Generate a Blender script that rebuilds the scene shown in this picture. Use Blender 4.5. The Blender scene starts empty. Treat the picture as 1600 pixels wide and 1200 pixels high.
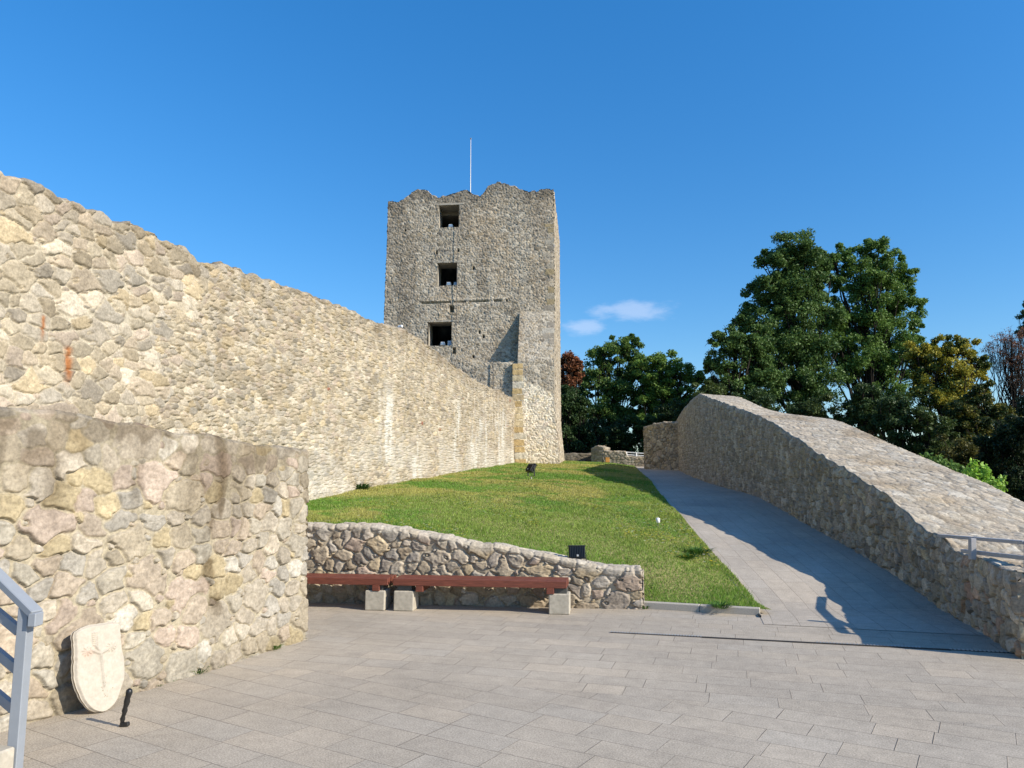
import bpy, math, random
import numpy as np
from mathutils import Vector, Matrix, Quaternion
R = math.radians
rng = np.random.default_rng(7)
random.seed(7)
scene = bpy.context.scene
COL = scene.collection

# ------------------------------------------------------------------ camera, sky, sun, exposure
F = 1180.0; PITCH = R(7.0); EYE = 1.6
cam_d = bpy.data.cameras.new('camera'); cam = bpy.data.objects.new('camera', cam_d); COL.objects.link(cam)
cam.location = (0, 0, EYE); cam.rotation_euler = (R(90) + PITCH, 0, 0)
cam_d.sensor_width = 36.0; cam_d.lens = 36.0 * F / 1600.0
cam_d.clip_start = 0.05; cam_d.clip_end = 3000
scene.camera = cam

SUN_AZ = R(117.7); SUN_EL = R(30.8)
w = bpy.data.worlds.new('World'); scene.world = w; w.use_nodes = True
nt = w.node_tree; nt.nodes.clear()
wo = nt.nodes.new('ShaderNodeOutputWorld'); bg = nt.nodes.new('ShaderNodeBackground')
sky = nt.nodes.new('ShaderNodeTexSky'); sky.sky_type = 'NISHITA'; sky.sun_disc = False
sky.sun_elevation = SUN_EL; sky.sun_rotation = SUN_AZ
sky.air_density = 1.0; sky.dust_density = 0.25; sky.ozone_density = 4.0; sky.altitude = 0
bg.inputs['Strength'].default_value = 0.15
# one thin wisp of cloud low in the sky, by direction
tc = nt.nodes.new('ShaderNodeTexCoord')
def wn(t, **k):
    n = nt.nodes.new(t)
    for a, b in k.items(): setattr(n, a, b)
    return n
mp = wn('ShaderNodeMapping'); mp.inputs['Scale'].default_value = (20, 20, 62)
nz = wn('ShaderNodeTexNoise'); nz.inputs['Scale'].default_value = 1.0; nz.inputs['Detail'].default_value = 6; nz.inputs['Roughness'].default_value = .62
nt.links.new(tc.outputs['Generated'], mp.inputs['Vector']); nt.links.new(mp.outputs[0], nz.inputs['Vector'])
def blob(d, rad, squash):
    d = Vector(d).normalized()
    sub = wn('ShaderNodeVectorMath', operation='SUBTRACT'); sub.inputs[1].default_value = d
    nt.links.new(tc.outputs['Generated'], sub.inputs[0])
    rt = wn('ShaderNodeMapping'); rt.vector_type = 'POINT'; rt.inputs['Rotation'].default_value = (0, R(16), 0)
    rt.inputs['Scale'].default_value = (1, 1, squash)
    nt.links.new(sub.outputs[0], rt.inputs['Vector'])
    ln = wn('ShaderNodeVectorMath', operation='LENGTH'); nt.links.new(rt.outputs[0], ln.inputs[0])
    mr = wn('ShaderNodeMapRange'); mr.inputs['From Min'].default_value = rad; mr.inputs['From Max'].default_value = 0
    nt.links.new(ln.outputs['Value'], mr.inputs['Value'])
    return mr.outputs[0]
b1 = blob((0.166, 1, 0.222), .112, 3.8); b2 = blob((0.094, 1, 0.200), .055, 2.6); b3 = blob((.72, 1, .5), .0, 1)
mx = wn('ShaderNodeMath', operation='MAXIMUM'); nt.links.new(b1, mx.inputs[0]); nt.links.new(b2, mx.inputs[1])
ad = wn('ShaderNodeMath', operation='ADD'); nt.links.new(mx.outputs[0], ad.inputs[0]); nt.links.new(nz.outputs['Fac'], ad.inputs[1])
mr = wn('ShaderNodeMapRange'); mr.interpolation_type = 'SMOOTHSTEP'
mr.inputs['From Min'].default_value = .93; mr.inputs['From Max'].default_value = 1.35; mr.inputs['To Max'].default_value = .34
nt.links.new(ad.outputs[0], mr.inputs['Value'])
gate = wn('ShaderNodeMath', operation='GREATER_THAN'); gate.inputs[1].default_value = 0.0; nt.links.new(mx.outputs[0], gate.inputs[0])
gm = wn('ShaderNodeMath', operation='MULTIPLY'); nt.links.new(mr.outputs[0], gm.inputs[0]); nt.links.new(gate.outputs[0], gm.inputs[1])
hs = wn('ShaderNodeHueSaturation'); hs.inputs['Saturation'].default_value = 1.29; hs.inputs['Value'].default_value = 1.0
mixc = wn('ShaderNodeMix', data_type='RGBA'); mixc.inputs[7].default_value = (4.0, 4.3, 5.2, 1)
nt.links.new(sky.outputs[0], hs.inputs['Color'])
sz = wn('ShaderNodeSeparateXYZ'); nt.links.new(tc.outputs['Generated'], sz.inputs[0])
gr = wn('ShaderNodeMapRange'); gr.inputs['From Min'].default_value = 0; gr.inputs['From Max'].default_value = .6; gr.inputs['To Min'].default_value = .69; gr.inputs['To Max'].default_value = 1.06
nt.links.new(sz.outputs['Z'], gr.inputs['Value']); nt.links.new(gr.outputs[0], hs.inputs['Value'])
nt.links.new(gm.outputs[0], mixc.inputs[0]); nt.links.new(hs.outputs[0], mixc.inputs[6])
nt.links.new(mixc.outputs[2], bg.inputs['Color']); nt.links.new(bg.outputs[0], wo.inputs['Surface'])

sv = Vector((math.sin(SUN_AZ) * math.cos(SUN_EL), math.cos(SUN_AZ) * math.cos(SUN_EL), math.sin(SUN_EL)))
sun_d = bpy.data.lights.new('sun', 'SUN'); sun_d.energy = 4.6; sun_d.angle = R(0.5); sun_d.color = (1.0, .915, .78)
sun = bpy.data.objects.new('sun', sun_d); COL.objects.link(sun); sun.location = (20, -20, 30)
sun.rotation_euler = sv.to_track_quat('Z', 'Y').to_euler()
scene.view_settings.view_transform = 'Standard'; scene.view_settings.look = 'None'
scene.view_settings.exposure = 0.55; scene.view_settings.gamma = 1.0; scene.view_settings.use_curve_mapping = False

# ------------------------------------------------------------------ measuring helpers (photo point + distance -> place in the world)
CP, SP = math.cos(PITCH), math.sin(PITCH)
def at(px, py, Y):
    a = (px - 800) / F; b = (600 - py) / F
    k = Y / (CP - b * SP)
    return Vector((a * k, Y, EYE + (SP + b * CP) * k))
def at_z(px, py, z=0.0):
    a = (px - 800) / F; b = (600 - py) / F
    k = (z - EYE) / (SP + b * CP)
    return Vector((a * k, (CP - b * SP) * k, z))
def proj(x, y, z):
    dz = z - EYE
    c = y * CP + dz * SP; u = -y * SP + dz * CP
    return 800 + F * x / c, 600 - F * u / c
def z_on(x, y, line, lo=-1, hi=30):
    lx = [p[0] for p in line]; ly = [p[1] for p in line]
    for _ in range(40):
        m = (lo + hi) / 2; px, py = proj(x, y, m)
        if py > np.interp(px, lx, ly): lo = m
        else: hi = m
    return lo

# ------------------------------------------------------------------ object helpers
def finish(o, label=None, cat=None, group=None, kind=None):
    if label: o['label'] = label
    if cat: o['category'] = cat
    if group: o['group'] = group
    if kind: o['kind'] = kind
    return o
def empty(name, loc, label, cat, group=None, rz=0):
    o = bpy.data.objects.new(name, None); COL.objects.link(o); o.empty_display_size = .2
    o.location = loc; o.rotation_euler = (0, 0, rz)
    return finish(o, label, cat, group)
def mesh_obj(name, V, Fc, mat, parent=None, origin=(0, 0, 0), col=None, uv=None, smooth=False):
    """V: verts in world space (or in the parent's space when a parent is given), Fc: (n,4)/(n,3) array or list"""
    V = np.asarray(V, dtype=np.float64) - np.asarray(origin, dtype=np.float64)
    me = bpy.data.meshes.new(name)
    if isinstance(Fc, np.ndarray):
        n, k = Fc.shape
        me.vertices.add(len(V)); me.vertices.foreach_set('co', V.astype(np.float32).ravel())
        me.loops.add(n * k); me.loops.foreach_set('vertex_index', Fc.astype(np.int32).ravel())
        me.polygons.add(n); me.polygons.foreach_set('loop_start', np.arange(0, n * k, k, dtype=np.int32))
        me.polygons.foreach_set('loop_total', np.full(n, k, dtype=np.int32))
        me.update(calc_edges=True)
    else:
        me.from_pydata([tuple(v) for v in V], [], [tuple(f) for f in Fc]); me.update()
    if col is not None:
        a = me.color_attributes.new('Col', 'FLOAT_COLOR', 'POINT')
        c = np.ones((len(V), 4), dtype=np.float32); c[:, :3] = col
        a.data.foreach_set('color', c.ravel())
    if uv is not None:
        l = me.uv_layers.new(name='UVMap'); idx = np.empty(len(me.loops), dtype=np.int32); me.loops.foreach_get('vertex_index', idx)
        l.data.foreach_set('uv', np.asarray(uv, dtype=np.float32)[idx].ravel())
    if smooth: me.polygons.foreach_set('use_smooth', np.ones(len(me.polygons), dtype=bool))
    me.materials.append(mat)
    o = bpy.data.objects.new(name, me); COL.objects.link(o); o.location = origin if parent is None else (0, 0, 0)
    if parent is not None:
        o.parent = parent; o.location = origin
    return o
class MB:
    """collects simple shaped pieces into one mesh"""
    def __init__(s): s.V = []; s.F = []
    def add(s, vs, fs):
        b = len(s.V); s.V += [tuple(v) for v in vs]; s.F += [tuple(i + b for i in f) for f in fs]
    def box(s, c, d, rot=None, bev=.0):
        """box of size d at centre c, its edges chamfered by bev"""
        hx, hy, hz = d[0] / 2, d[1] / 2, d[2] / 2
        if bev <= 0:
            P = [(x, y, z) for z in (-hz, hz) for y in (-hy, hy) for x in (-hx, hx)]
            Q = [(0, 2, 3, 1), (4, 5, 7, 6), (0, 1, 5, 4), (2, 6, 7, 3), (0, 4, 6, 2), (1, 3, 7, 5)]
        else:
            b = min(bev, hx * .9, hy * .9, hz * .9)
            P = []; ix = {}
            for sx in (-1, 1):
                for sy in (-1, 1):
                    for sz in (-1, 1):
                        for ax, p in enumerate([(sx * hx, sy * (hy - b), sz * (hz - b)), (sx * (hx - b), sy * hy, sz * (hz - b)), (sx * (hx - b), sy * (hy - b), sz * hz)]):
                            ix[(sx, sy, sz, ax)] = len(P); P.append(p)
            Q = []
            for sg in (-1, 1):
                Q.append([ix[(sg, a, c_, 0)] for a, c_ in ((-1, -1), (1, -1), (1, 1), (-1, 1))][::sg])
                Q.append([ix[(a, sg, c_, 1)] for a, c_ in ((-1, -1), (-1, 1), (1, 1), (1, -1))][::sg])
                Q.append([ix[(a, c_, sg, 2)] for a, c_ in ((-1, -1), (1, -1), (1, 1), (-1, 1))][::sg])
            for a in (-1, 1):
                for c_ in (-1, 1):
                    Q.append([ix[(-1, a, c_, 1)], ix[(1, a, c_, 1)], ix[(1, a, c_, 2)], ix[(-1, a, c_, 2)]])
                    Q.append([ix[(a, -1, c_, 0)], ix[(a, 1, c_, 0)], ix[(a, 1, c_, 2)], ix[(a, -1, c_, 2)]])
                    Q.append([ix[(a, c_, -1, 0)], ix[(a, c_, 1, 0)], ix[(a, c_, 1, 1)], ix[(a, c_, -1, 1)]])
            for sx in (-1, 1):
                for sy in (-1, 1):
                    for sz in (-1, 1): Q.append([ix[(sx, sy, sz, k)] for k in range(3)])
        M = rot if rot is not None else Matrix.Identity(3)
        c = Vector(c)
        s.add([M @ Vector(p) + c for p in P], Q)
    def bar(s, a, b, w_, h_, up=(0, 0, 1), bev=.003):
        a = Vector(a); b = Vector(b); d = (b - a); L = d.length; d.normalize()
        sd = d.cross(Vector(up)).normalized(); u = sd.cross(d)
        s.box((a + b) / 2, (L, w_, h_), Matrix((d, sd, u)).transposed(), bev)
    def tube(s, pts, rad, n=8, cap=True):
        pts = [Vector(p) for p in pts]; rings = []
        for i, p in enumerate(pts):
            d = (pts[min(i + 1, len(pts) - 1)] - pts[max(i - 1, 0)]).normalized()
            ref = Vector((0, 0, 1)) if abs(d.z) < .9 else Vector((1, 0, 0))
            a = d.cross(ref).normalized(); b = d.cross(a)
            r = rad[i] if isinstance(rad, (list, tuple)) else rad
            rings.append([p + a * (r * math.cos(2 * math.pi * k / n)) + b * (r * math.sin(2 * math.pi * k / n)) for k in range(n)])
        vs = [v for r_ in rings for v in r_]; fs = []
        for i in range(len(pts) - 1):
            for k in range(n):
                k2 = (k + 1) % n; fs.append((i * n + k, (i + 1) * n + k, (i + 1) * n + k2, i * n + k2))
        if cap: fs.append(tuple(range(n))); fs.append(tuple((len(pts) - 1) * n + k for k in reversed(range(n))))
        s.add(vs, fs)
    def build(s, name, mat, parent=None, origin=(0, 0, 0), smooth=False):
        o = mesh_obj(name, np.array([tuple(v) for v in s.V]), s.F, mat, parent, origin, smooth=smooth)
        import bmesh
        bm = bmesh.new(); bm.from_mesh(o.data); bmesh.ops.recalc_face_normals(bm, faces=bm.faces); bm.to_mesh(o.data); bm.free()
        return o
def grid_faces(nu, nv, base=0, wrap=False):
    i = np.arange(nu - 1)[:, None]; j = np.arange(nv - 1)[None, :]
    a = i * nv + j
    return np.stack([a, a + nv, a + nv + 1, a + 1], -1).reshape(-1, 4) + base

# ------------------------------------------------------------------ noise (numpy)
def hsh(ix, iy, k):
    h = (ix.astype(np.int64) * 374761393 + iy.astype(np.int64) * 668265263 + k * 2147483647 * 31) & 0xFFFFFFFF
    h = ((h ^ (h >> 13)) * 1274126177) & 0xFFFFFFFF
    h = ((h ^ (h >> 16)) * 2246822519) & 0xFFFFFFFF
    h = h ^ (h >> 15)
    return (h & 0xFFFFFF).astype(np.float32) / 16777216.0
def vn(x, y, k=0):
    x0 = np.floor(x); y0 = np.floor(y); fx = x - x0; fy = y - y0
    fx = fx * fx * (3 - 2 * fx); fy = fy * fy * (3 - 2 * fy)
    a = hsh(x0, y0, k); b = hsh(x0 + 1, y0, k); c = hsh(x0, y0 + 1, k); d = hsh(x0 + 1, y0 + 1, k)
    return (a * (1 - fx) + b * fx) * (1 - fy) + (c * (1 - fx) + d * fx) * fy
def fbm(x, y, k=0, o=4):
    s = 0; a = .5; t = 0
    for i in range(o):
        s = s + a * vn(x, y, k + i * 17); t += a; x = x * 2.03 + 3.1; y = y * 2.03 + 1.7; a *= .5
    return s / t
def sst(a, b, x):
    t = np.clip((x - a) / (b - a), 0, 1); return t * t * (3 - 2 * t)
def lerp(a, b, t): return a + (b - a) * t

# ------------------------------------------------------------------ rubble masonry: stones of several sizes set in mortar
PAL = np.array([  # base colours of the stones (linear)
    (.44, .375, .275), (.48, .415, .31), (.40, .335, .24), (.52, .455, .355), (.46, .385, .29), (.42, .375, .305), (.49, .40, .265), (.36, .315, .25), (.55, .485, .385), (.45, .375, .295)])
def stones(s, t, sz, asp, seed, bigp=.12, gap=.10, warp=.22, soft=.15, pack=.16):
    sh = s.shape; s = s.ravel().astype(np.float32); t = t.ravel().astype(np.float32)
    x = s / (sz * asp); y = t / sz
    x = x + (fbm(x * .9, y * .9, seed + 5, 2) - .5) * warp * 2.4; y = y + (fbm(x * .9 + 9, y * .9, seed + 6, 2) - .5) * warp * 2.4
    x = x + (vn(x * 4.1, y * 4.1, seed + 7) - .5) * warp * .55; y = y + (vn(x * 4.1 + 5, y * 4.1, seed + 8) - .5) * warp * .55
    x0 = int(math.floor(x.min())) - 4; y0 = int(math.floor(y.min())) - 4
    nx = int(math.ceil(x.max())) - x0 + 6; ny = int(math.ceil(y.max())) - y0 + 6
    rg = np.random.default_rng(seed)
    big = rg.random((nx, ny)) < bigp
    for dx, dy in ((1, 0), (0, 1), (1, 1), (1, -1), (2, 0), (0, 2)):
        big &= ~np.roll(big, (dx, dy), (0, 1))
    dead = np.zeros_like(big)
    for dx, dy in ((1, 0), (0, 1), (-1, 0), (0, -1)): dead |= np.roll(big, (dx, dy), (0, 1))
    dead &= ~big
    jx = np.where(big, .5, .5 + (rg.random((nx, ny)) - .5) * .78); jy = np.where(big, .5, .5 + (rg.random((nx, ny)) - .5) * .72)
    jx = jx + (np.arange(ny) % 2)[None, :] * .35
    ra = np.where(big, 1.0 + pack * .6, .50 + pack + .22 * rg.random((nx, ny))); rb = np.where(big, .92 + pack * .6, .46 + pack + .22 * rg.random((nx, ny)))
    an = (rg.random((nx, ny)) - .5) * 1.3
    pw = 2.1 + rg.random((nx, ny)) * 2.2
    ra[dead] = .2; rb[dead] = .2
    ca, sa = np.cos(an), np.sin(an)
    T = [a.astype(np.float32).ravel() for a in (jx, jy, 1 / ra, 1 / rb, ca, sa, pw)]
    ix = np.floor(x).astype(np.int64); iy = np.floor(y).astype(np.int64)
    f1 = np.full(x.shape, 9, np.float32); f2 = f1.copy(); i1 = np.zeros(x.shape, np.int64)
    u1 = np.zeros(x.shape, np.float32); v1 = u1.copy()
    for dx in (-2, -1, 0, 1, 2):
        for dy in (-2, -1, 0, 1, 2):
            cx = ix + dx; cy = iy + dy; q = (cx - x0) * ny + (cy - y0)
            ddx = x - cx - T[0][q]; ddy = y - cy - T[1][q]
            c_, s_ = T[4][q], T[5][q]
            u = (ddx * c_ + ddy * s_) * T[2][q]; v = (-ddx * s_ + ddy * c_) * T[3][q]
            p = T[6][q]
            f = (np.abs(u) ** p + np.abs(v) ** p) ** (1 / p)
            m = f < f1
            f2 = np.where(m, f1, np.minimum(f2, f)); f1 = np.where(m, f, f1)
            i1 = np.where(m, q, i1); u1 = np.where(m, u, u1); v1 = np.where(m, v, v1)
    e = np.minimum((f2 - f1) * .55, (1.12 - f1))
    e = e - gap * .5 * (.4 + 1.3 * vn(x * .8, y * .8, seed + 11)) + (vn(x * 7, y * 7, seed + 12) - .5) * .05
    mask = sst(-.03, .05, e); dome = sst(-.04, soft, e)
    r = rg.random((nx * ny, 6)).astype(np.float32)[i1]
    tilt = (u1 * (r[:, 4] - .5) + v1 * (r[:, 5] - .5)) * .9
    h = mask * (.35 + .45 * r[:, 3]) * dome + mask * tilt * .5 * dome
    h = h + mask * (fbm(x * 3.3, y * 3.3, seed + 21, 3) - .5) * .30 + (1 - mask) * (fbm(x * 2, y * 2, seed + 22, 3) - .5) * .14
    cz = np.abs(2 * vn(x * 2.3 + 40 * r[:, 0], y * 2.3, seed + 23) - 1); h = h - mask * (1 - sst(0, .22, cz)) * .10 + mask * (np.round(vn(x * 1.7 + 30 * r[:, 2], y * 2.1, seed + 24) * 3) / 3 - .5) * .16
    h = h - .16 * np.exp(-((e + .01) / .035) ** 2) * (.3 + vn(x * 1.1, y * 1.1, seed + 25))
    return h.reshape(sh), mask.reshape(sh), [r[:, k].reshape(sh) for k in range(6)], e.reshape(sh)
WALL_GAIN = np.array((.66, .655, .64))
def stone_color(mask, r, s, t, seed, mortar=(.44, .39, .30), var=.5, sat=1.04, pal=PAL, gain=1.):
    k = (r[0] ** 1.15 * len(pal)).astype(int).clip(0, len(pal) - 1)
    c = pal[k]
    b = (1 - var / 2 + var * r[1])[..., None]
    c = c * b
    n = fbm(s * 9, t * 9, seed + 31, 4); n2 = fbm(s * 28, t * 28, seed + 32, 3)
    c = c * (.58 + .52 * n + .36 * n2)[..., None]
    m = np.array(mortar) * (.74 + .3 * fbm(s * 3, t * 3, seed + 33, 3) + .24 * n2)[..., None]
    out = (m * (1 - mask[..., None]) + c * mask[..., None]) * WALL_GAIN
    out = out * gain; g = out.mean(-1, keepdims=True)
    return (g + (out - g) * sat).clip(.02, .8)

# ------------------------------------------------------------------ materials
def new_mat(name):
    m = bpy.data.materials.new(name); m.use_nodes = True; t = m.node_tree; t.nodes.clear()
    o = t.nodes.new('ShaderNodeOutputMaterial'); b = t.nodes.new('ShaderNodeBsdfPrincipled')
    t.links.new(b.outputs[0], o.inputs['Surface']); return m, t, b
def N(t, ty, **k):
    n = t.nodes.new(ty)
    for a, b in k.items(): setattr(n, a, b)
    return n
def mat_attr(name, rough=.93, nscale=30, amp=.35, bump=.25, bdist=.01, spec=.25):
    m, t, b = new_mat(name)
    a = N(t, 'ShaderNodeAttribute', attribute_name='Col'); tc = N(t, 'ShaderNodeTexCoord')
    n = N(t, 'ShaderNodeTexNoise'); n.inputs['Scale'].default_value = nscale; n.inputs['Detail'].default_value = 5; n.inputs['Roughness'].default_value = .65
    t.links.new(tc.outputs['Object'], n.inputs['Vector'])
    mr = N(t, 'ShaderNodeMapRange'); mr.inputs['From Min'].default_value = .25; mr.inputs['From Max'].default_value = .75
    mr.inputs['To Min'].default_value = 1 - amp; mr.inputs['To Max'].default_value = 1 + amp
    t.links.new(n.outputs['Fac'], mr.inputs['Value'])
    vm = N(t, 'ShaderNodeVectorMath', operation='SCALE'); t.links.new(a.outputs['Color'], vm.inputs[0]); t.links.new(mr.outputs[0], vm.inputs['Scale'])
    t.links.new(vm.outputs[0], b.inputs['Base Color']); b.inputs['Roughness'].default_value = rough; b.inputs['Specular IOR Level'].default_value = spec
    bp = N(t, 'ShaderNodeBump'); bp.inputs['Strength'].default_value = bump; bp.inputs['Distance'].default_value = bdist
    t.links.new(n.outputs['Fac'], bp.inputs['Height']); t.links.new(bp.outputs[0], b.inputs['Normal'])
    return m
def mat_plain(name, col, rough=.6, metal=0., amp=.15, nscale=20, bump=.1, bdist=.003, spec=.4, stretch=(1, 1, 1)):
    m, t, b = new_mat(name)
    tc = N(t, 'ShaderNodeTexCoord'); mp = N(t, 'ShaderNodeMapping'); mp.inputs['Scale'].default_value = stretch
    n = N(t, 'ShaderNodeTexNoise'); n.inputs['Scale'].default_value = nscale; n.inputs['Detail'].default_value = 5; n.inputs['Roughness'].default_value = .6
    t.links.new(tc.outputs['Object'], mp.inputs[0]); t.links.new(mp.outputs[0], n.inputs['Vector'])
    mr = N(t, 'ShaderNodeMapRange'); mr.inputs['From Min'].default_value = .25; mr.inputs['From Max'].default_value = .75
    mr.inputs['To Min'].default_value = 1 - amp; mr.inputs['To Max'].default_value = 1 + amp
    t.links.new(n.outputs['Fac'], mr.inputs['Value'])
    vm = N(t, 'ShaderNodeVectorMath', operation='SCALE'); vm.inputs[0].default_value = col; t.links.new(mr.outputs[0], vm.inputs['Scale'])
    t.links.new(vm.outputs[0], b.inputs['Base Color']); b.inputs['Roughness'].default_value = rough
    b.inputs['Metallic'].default_value = metal; b.inputs['Specular IOR Level'].default_value = spec
    bp = N(t, 'ShaderNodeBump'); bp.inputs['Strength'].default_value = bump; bp.inputs['Distance'].default_value = bdist
    t.links.new(n.outputs['Fac'], bp.inputs['Height']); t.links.new(bp.outputs[0], b.inputs['Normal'])
    return m
def mat_leaf(name, trans=.3, rough=.55):
    m, t, b = new_mat(name)
    a = N(t, 'ShaderNodeAttribute', attribute_name='Col'); t.links.new(a.outputs['Color'], b.inputs['Base Color'])
    b.inputs['Roughness'].default_value = rough; b.inputs['Specular IOR Level'].default_value = .3
    tr = N(t, 'ShaderNodeBsdfTranslucent'); t.links.new(a.outputs['Color'], tr.inputs['Color'])
    mx = N(t, 'ShaderNodeMixShader'); mx.inputs[0].default_value = trans
    o = [n for n in t.nodes if n.type == 'OUTPUT_MATERIAL'][0]
    t.links.new(b.outputs[0], mx.inputs[1]); t.links.new(tr.outputs[0], mx.inputs[2]); t.links.new(mx.outputs[0], o.inputs['Surface'])
    return m
def mat_paving(name, rowh=.29, ln=.58, tint=(1, 1, 1)):
    """granite slabs in courses of random bond, from a metre-true UV map"""
    m, t, b = new_mat(name)
    uv = N(t, 'ShaderNodeUVMap'); sp = N(t, 'ShaderNodeSeparateXYZ'); t.links.new(uv.outputs[0], sp.inputs[0])
    def M(op, a, b_=None, c=None):
        n = N(t, 'ShaderNodeMath', operation=op)
        for i, q in enumerate((a, b_, c)):
            if q is None: continue
            if isinstance(q, (int, float)): n.inputs[i].default_value = q
            else: t.links.new(q, n.inputs[i])
        return n.outputs[0]
    v = M('DIVIDE', sp.outputs['Y'], rowh); row = M('FLOOR', v); fv = M('SUBTRACT', v, row)
    wr = N(t, 'ShaderNodeTexWhiteNoise', noise_dimensions='1D'); t.links.new(row, wr.inputs['W'])
    u = M('ADD', M('DIVIDE', sp.outputs['X'], ln), M('MULTIPLY', wr.outputs['Value'], 7.3)); 
    cell = M('FLOOR', u)
    # uneven lengths: shift each joint at random
    def joint(c):
        cb = N(t, 'ShaderNodeCombineXYZ'); t.links.new(c, cb.inputs[0]); t.links.new(row, cb.inputs[1])
        wn_ = N(t, 'ShaderNodeTexWhiteNoise', noise_dimensions='2D'); t.links.new(cb.outputs[0], wn_.inputs['Vector'])
        return M('ADD', c, M('MULTIPLY', wn_.outputs['Value'], .45))
    j0 = joint(cell); j1 = joint(M('ADD', cell, 1.0)); before = M('LESS_THAN', u, j0)
    jm = joint(M('SUBTRACT', cell, 1.0))
    idc = M('SUBTRACT', cell, before)
    left = M('ADD', M('MULTIPLY', before, jm), M('MULTIPLY', M('SUBTRACT', 1.0, before), j0))
    right = M('ADD', M('MULTIPLY', before, j0), M('MULTIPLY', M('SUBTRACT', 1.0, before), j1))
    du = M('MULTIPLY', M('MINIMUM', M('SUBTRACT', u, left), M('SUBTRACT', right, u)), ln)
    dv = M('MULTIPLY', M('MINIMUM', fv, M('SUBTRACT', 1.0, fv)), rowh)
    d = M('MINIMUM', du, dv)
    cb = N(t, 'ShaderNodeCombineXYZ'); t.links.new(idc, cb.inputs[0]); t.links.new(row, cb.inputs[1])
    wc = N(t, 'ShaderNodeTexWhiteNoise', noise_dimensions='2D'); t.links.new(cb.outputs[0], wc.inputs['Vector'])
    jn = N(t, 'ShaderNodeTexNoise'); jn.inputs['Scale'].default_value = 1.6; t.links.new(uv.outputs[0], jn.inputs['Vector'])
    jw = M('MULTIPLY_ADD', jn.outputs['Fac'], .0075, -.0022)
    line = N(t, 'ShaderNodeMapRange', interpolation_type='SMOOTHSTEP'); t.links.new(d, line.inputs['Value'])
    t.links.new(M('MULTIPLY', jw, .5), line.inputs['From Min']); t.links.new(M('ADD', jw, .0018), line.inputs['From Max'])
    cr = N(t, 'ShaderNodeValToRGB'); e = cr.color_ramp.elements
    e[0].position = 0; e[0].color = (.405, .362, .307, 1); e[1].position = 1; e[1].color = (.475, .418, .345, 1)
    for p, c in ((.25, (.42, .378, .322, 1)), (.5, (.435, .386, .322, 1)), (.7, (.428, .390, .338, 1)), (.88, (.45, .397, .33, 1))):
        x = e.new(p); x.color = c
    t.links.new(wc.outputs['Value'], cr.inputs[0])
    sn = N(t, 'ShaderNodeTexNoise'); sn.inputs['Scale'].default_value = 95; sn.inputs['Detail'].default_value = 3; sn.inputs['Roughness'].default_value = .8; t.links.new(uv.outputs[0], sn.inputs['Vector'])
    ln2 = N(t, 'ShaderNodeTexNoise'); ln2.inputs['Scale'].default_value = .55; ln2.inputs['Detail'].default_value = 6; ln2.inputs['Roughness'].default_value = .65; t.links.new(uv.outputs[0], ln2.inputs['Vector'])
    l3 = N(t, 'ShaderNodeTexNoise'); l3.inputs['Scale'].default_value = 9; l3.inputs['Detail'].default_value = 5; l3.inputs['Roughness'].default_value = .7; t.links.new(uv.outputs[0], l3.inputs['Vector'])
    f = M('ADD', M('MULTIPLY', M('SUBTRACT', sn.outputs['Fac'], .5), 2.3), M('MULTIPLY', M('SUBTRACT', ln2.outputs['Fac'], .5), .8))
    f = M('ADD', f, M('MULTIPLY', M('SUBTRACT', l3.outputs['Fac'], .5), .55))
    f = M('ADD', f, 1.0)
    vm = N(t, 'ShaderNodeVectorMath', operation='SCALE'); t.links.new(cr.outputs[0], vm.inputs[0]); t.links.new(f, vm.inputs['Scale'])
    tv = N(t, 'ShaderNodeVectorMath', operation='MULTIPLY'); t.links.new(vm.outputs[0], tv.inputs[0]); tv.inputs[1].default_value = tint
    mix = N(t, 'ShaderNodeMix', data_type='RGBA'); mix.inputs[6].default_value = (.16, .135, .105, 1)
    t.links.new(line.outputs[0], mix.inputs[0]); t.links.new(tv.outputs[0], mix.inputs[7]); t.links.new(mix.outputs[2], b.inputs['Base Color'])
    b.inputs['Roughness'].default_value = .78; b.inputs['Specular IOR Level'].default_value = .3
    hsum = M('ADD', M('MULTIPLY', line.outputs[0], 1.0), M('MULTIPLY', sn.outputs['Fac'], .25))
    hsum = M('ADD', hsum, M('MULTIPLY', wc.outputs['Value'], .5))
    bp = N(t, 'ShaderNodeBump'); bp.inputs['Strength'].default_value = .6; bp.inputs['Distance'].default_value = .003
    t.links.new(hsum, bp.inputs['Height']); t.links.new(bp.outputs[0], b.inputs['Normal'])
    return m
M_STONE = mat_attr('rubble_stone', nscale=38, amp=.38, bump=.45, bdist=.008)
M_STONE_FAR = mat_attr('rubble_stone_far', nscale=22, amp=.3, bump=.5, bdist=.02)
M_GROUND = mat_attr('lawn_soil', rough=1, nscale=14, amp=.4, bump=.4, bdist=.02, spec=.1)
M_LEAF = mat_leaf('tree_leaf', .25); M_GRASS = mat_leaf('grass_blade', .35, .6)
M_BARK = mat_plain('bark', (.028, .023, .018), .95, amp=.5, nscale=6, bump=.6, bdist=.03, spec=.1, stretch=(3, 3, .6))
M_PAVE = mat_paving('granite_paving', .25, .50, tint=(.885, .85, .785)); M_PATH = mat_paving('granite_path_paving', .27, .52, tint=(.90, .875, .83))
M_GRANITE = mat_plain('granite_kerb', (.40, .36, .30), .85, amp=.3, nscale=90, bump=.3)
M_CONC = mat_plain('rough_concrete', (.40, .36, .29), .95, amp=.22, nscale=22, bump=.5, bdist=.004, spec=.15)
M_WOOD = mat_plain('red_stained_wood', (.150, .045, .027), .5, amp=.5, nscale=7, bump=.25, bdist=.002, stretch=(1, 12, 12))
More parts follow.
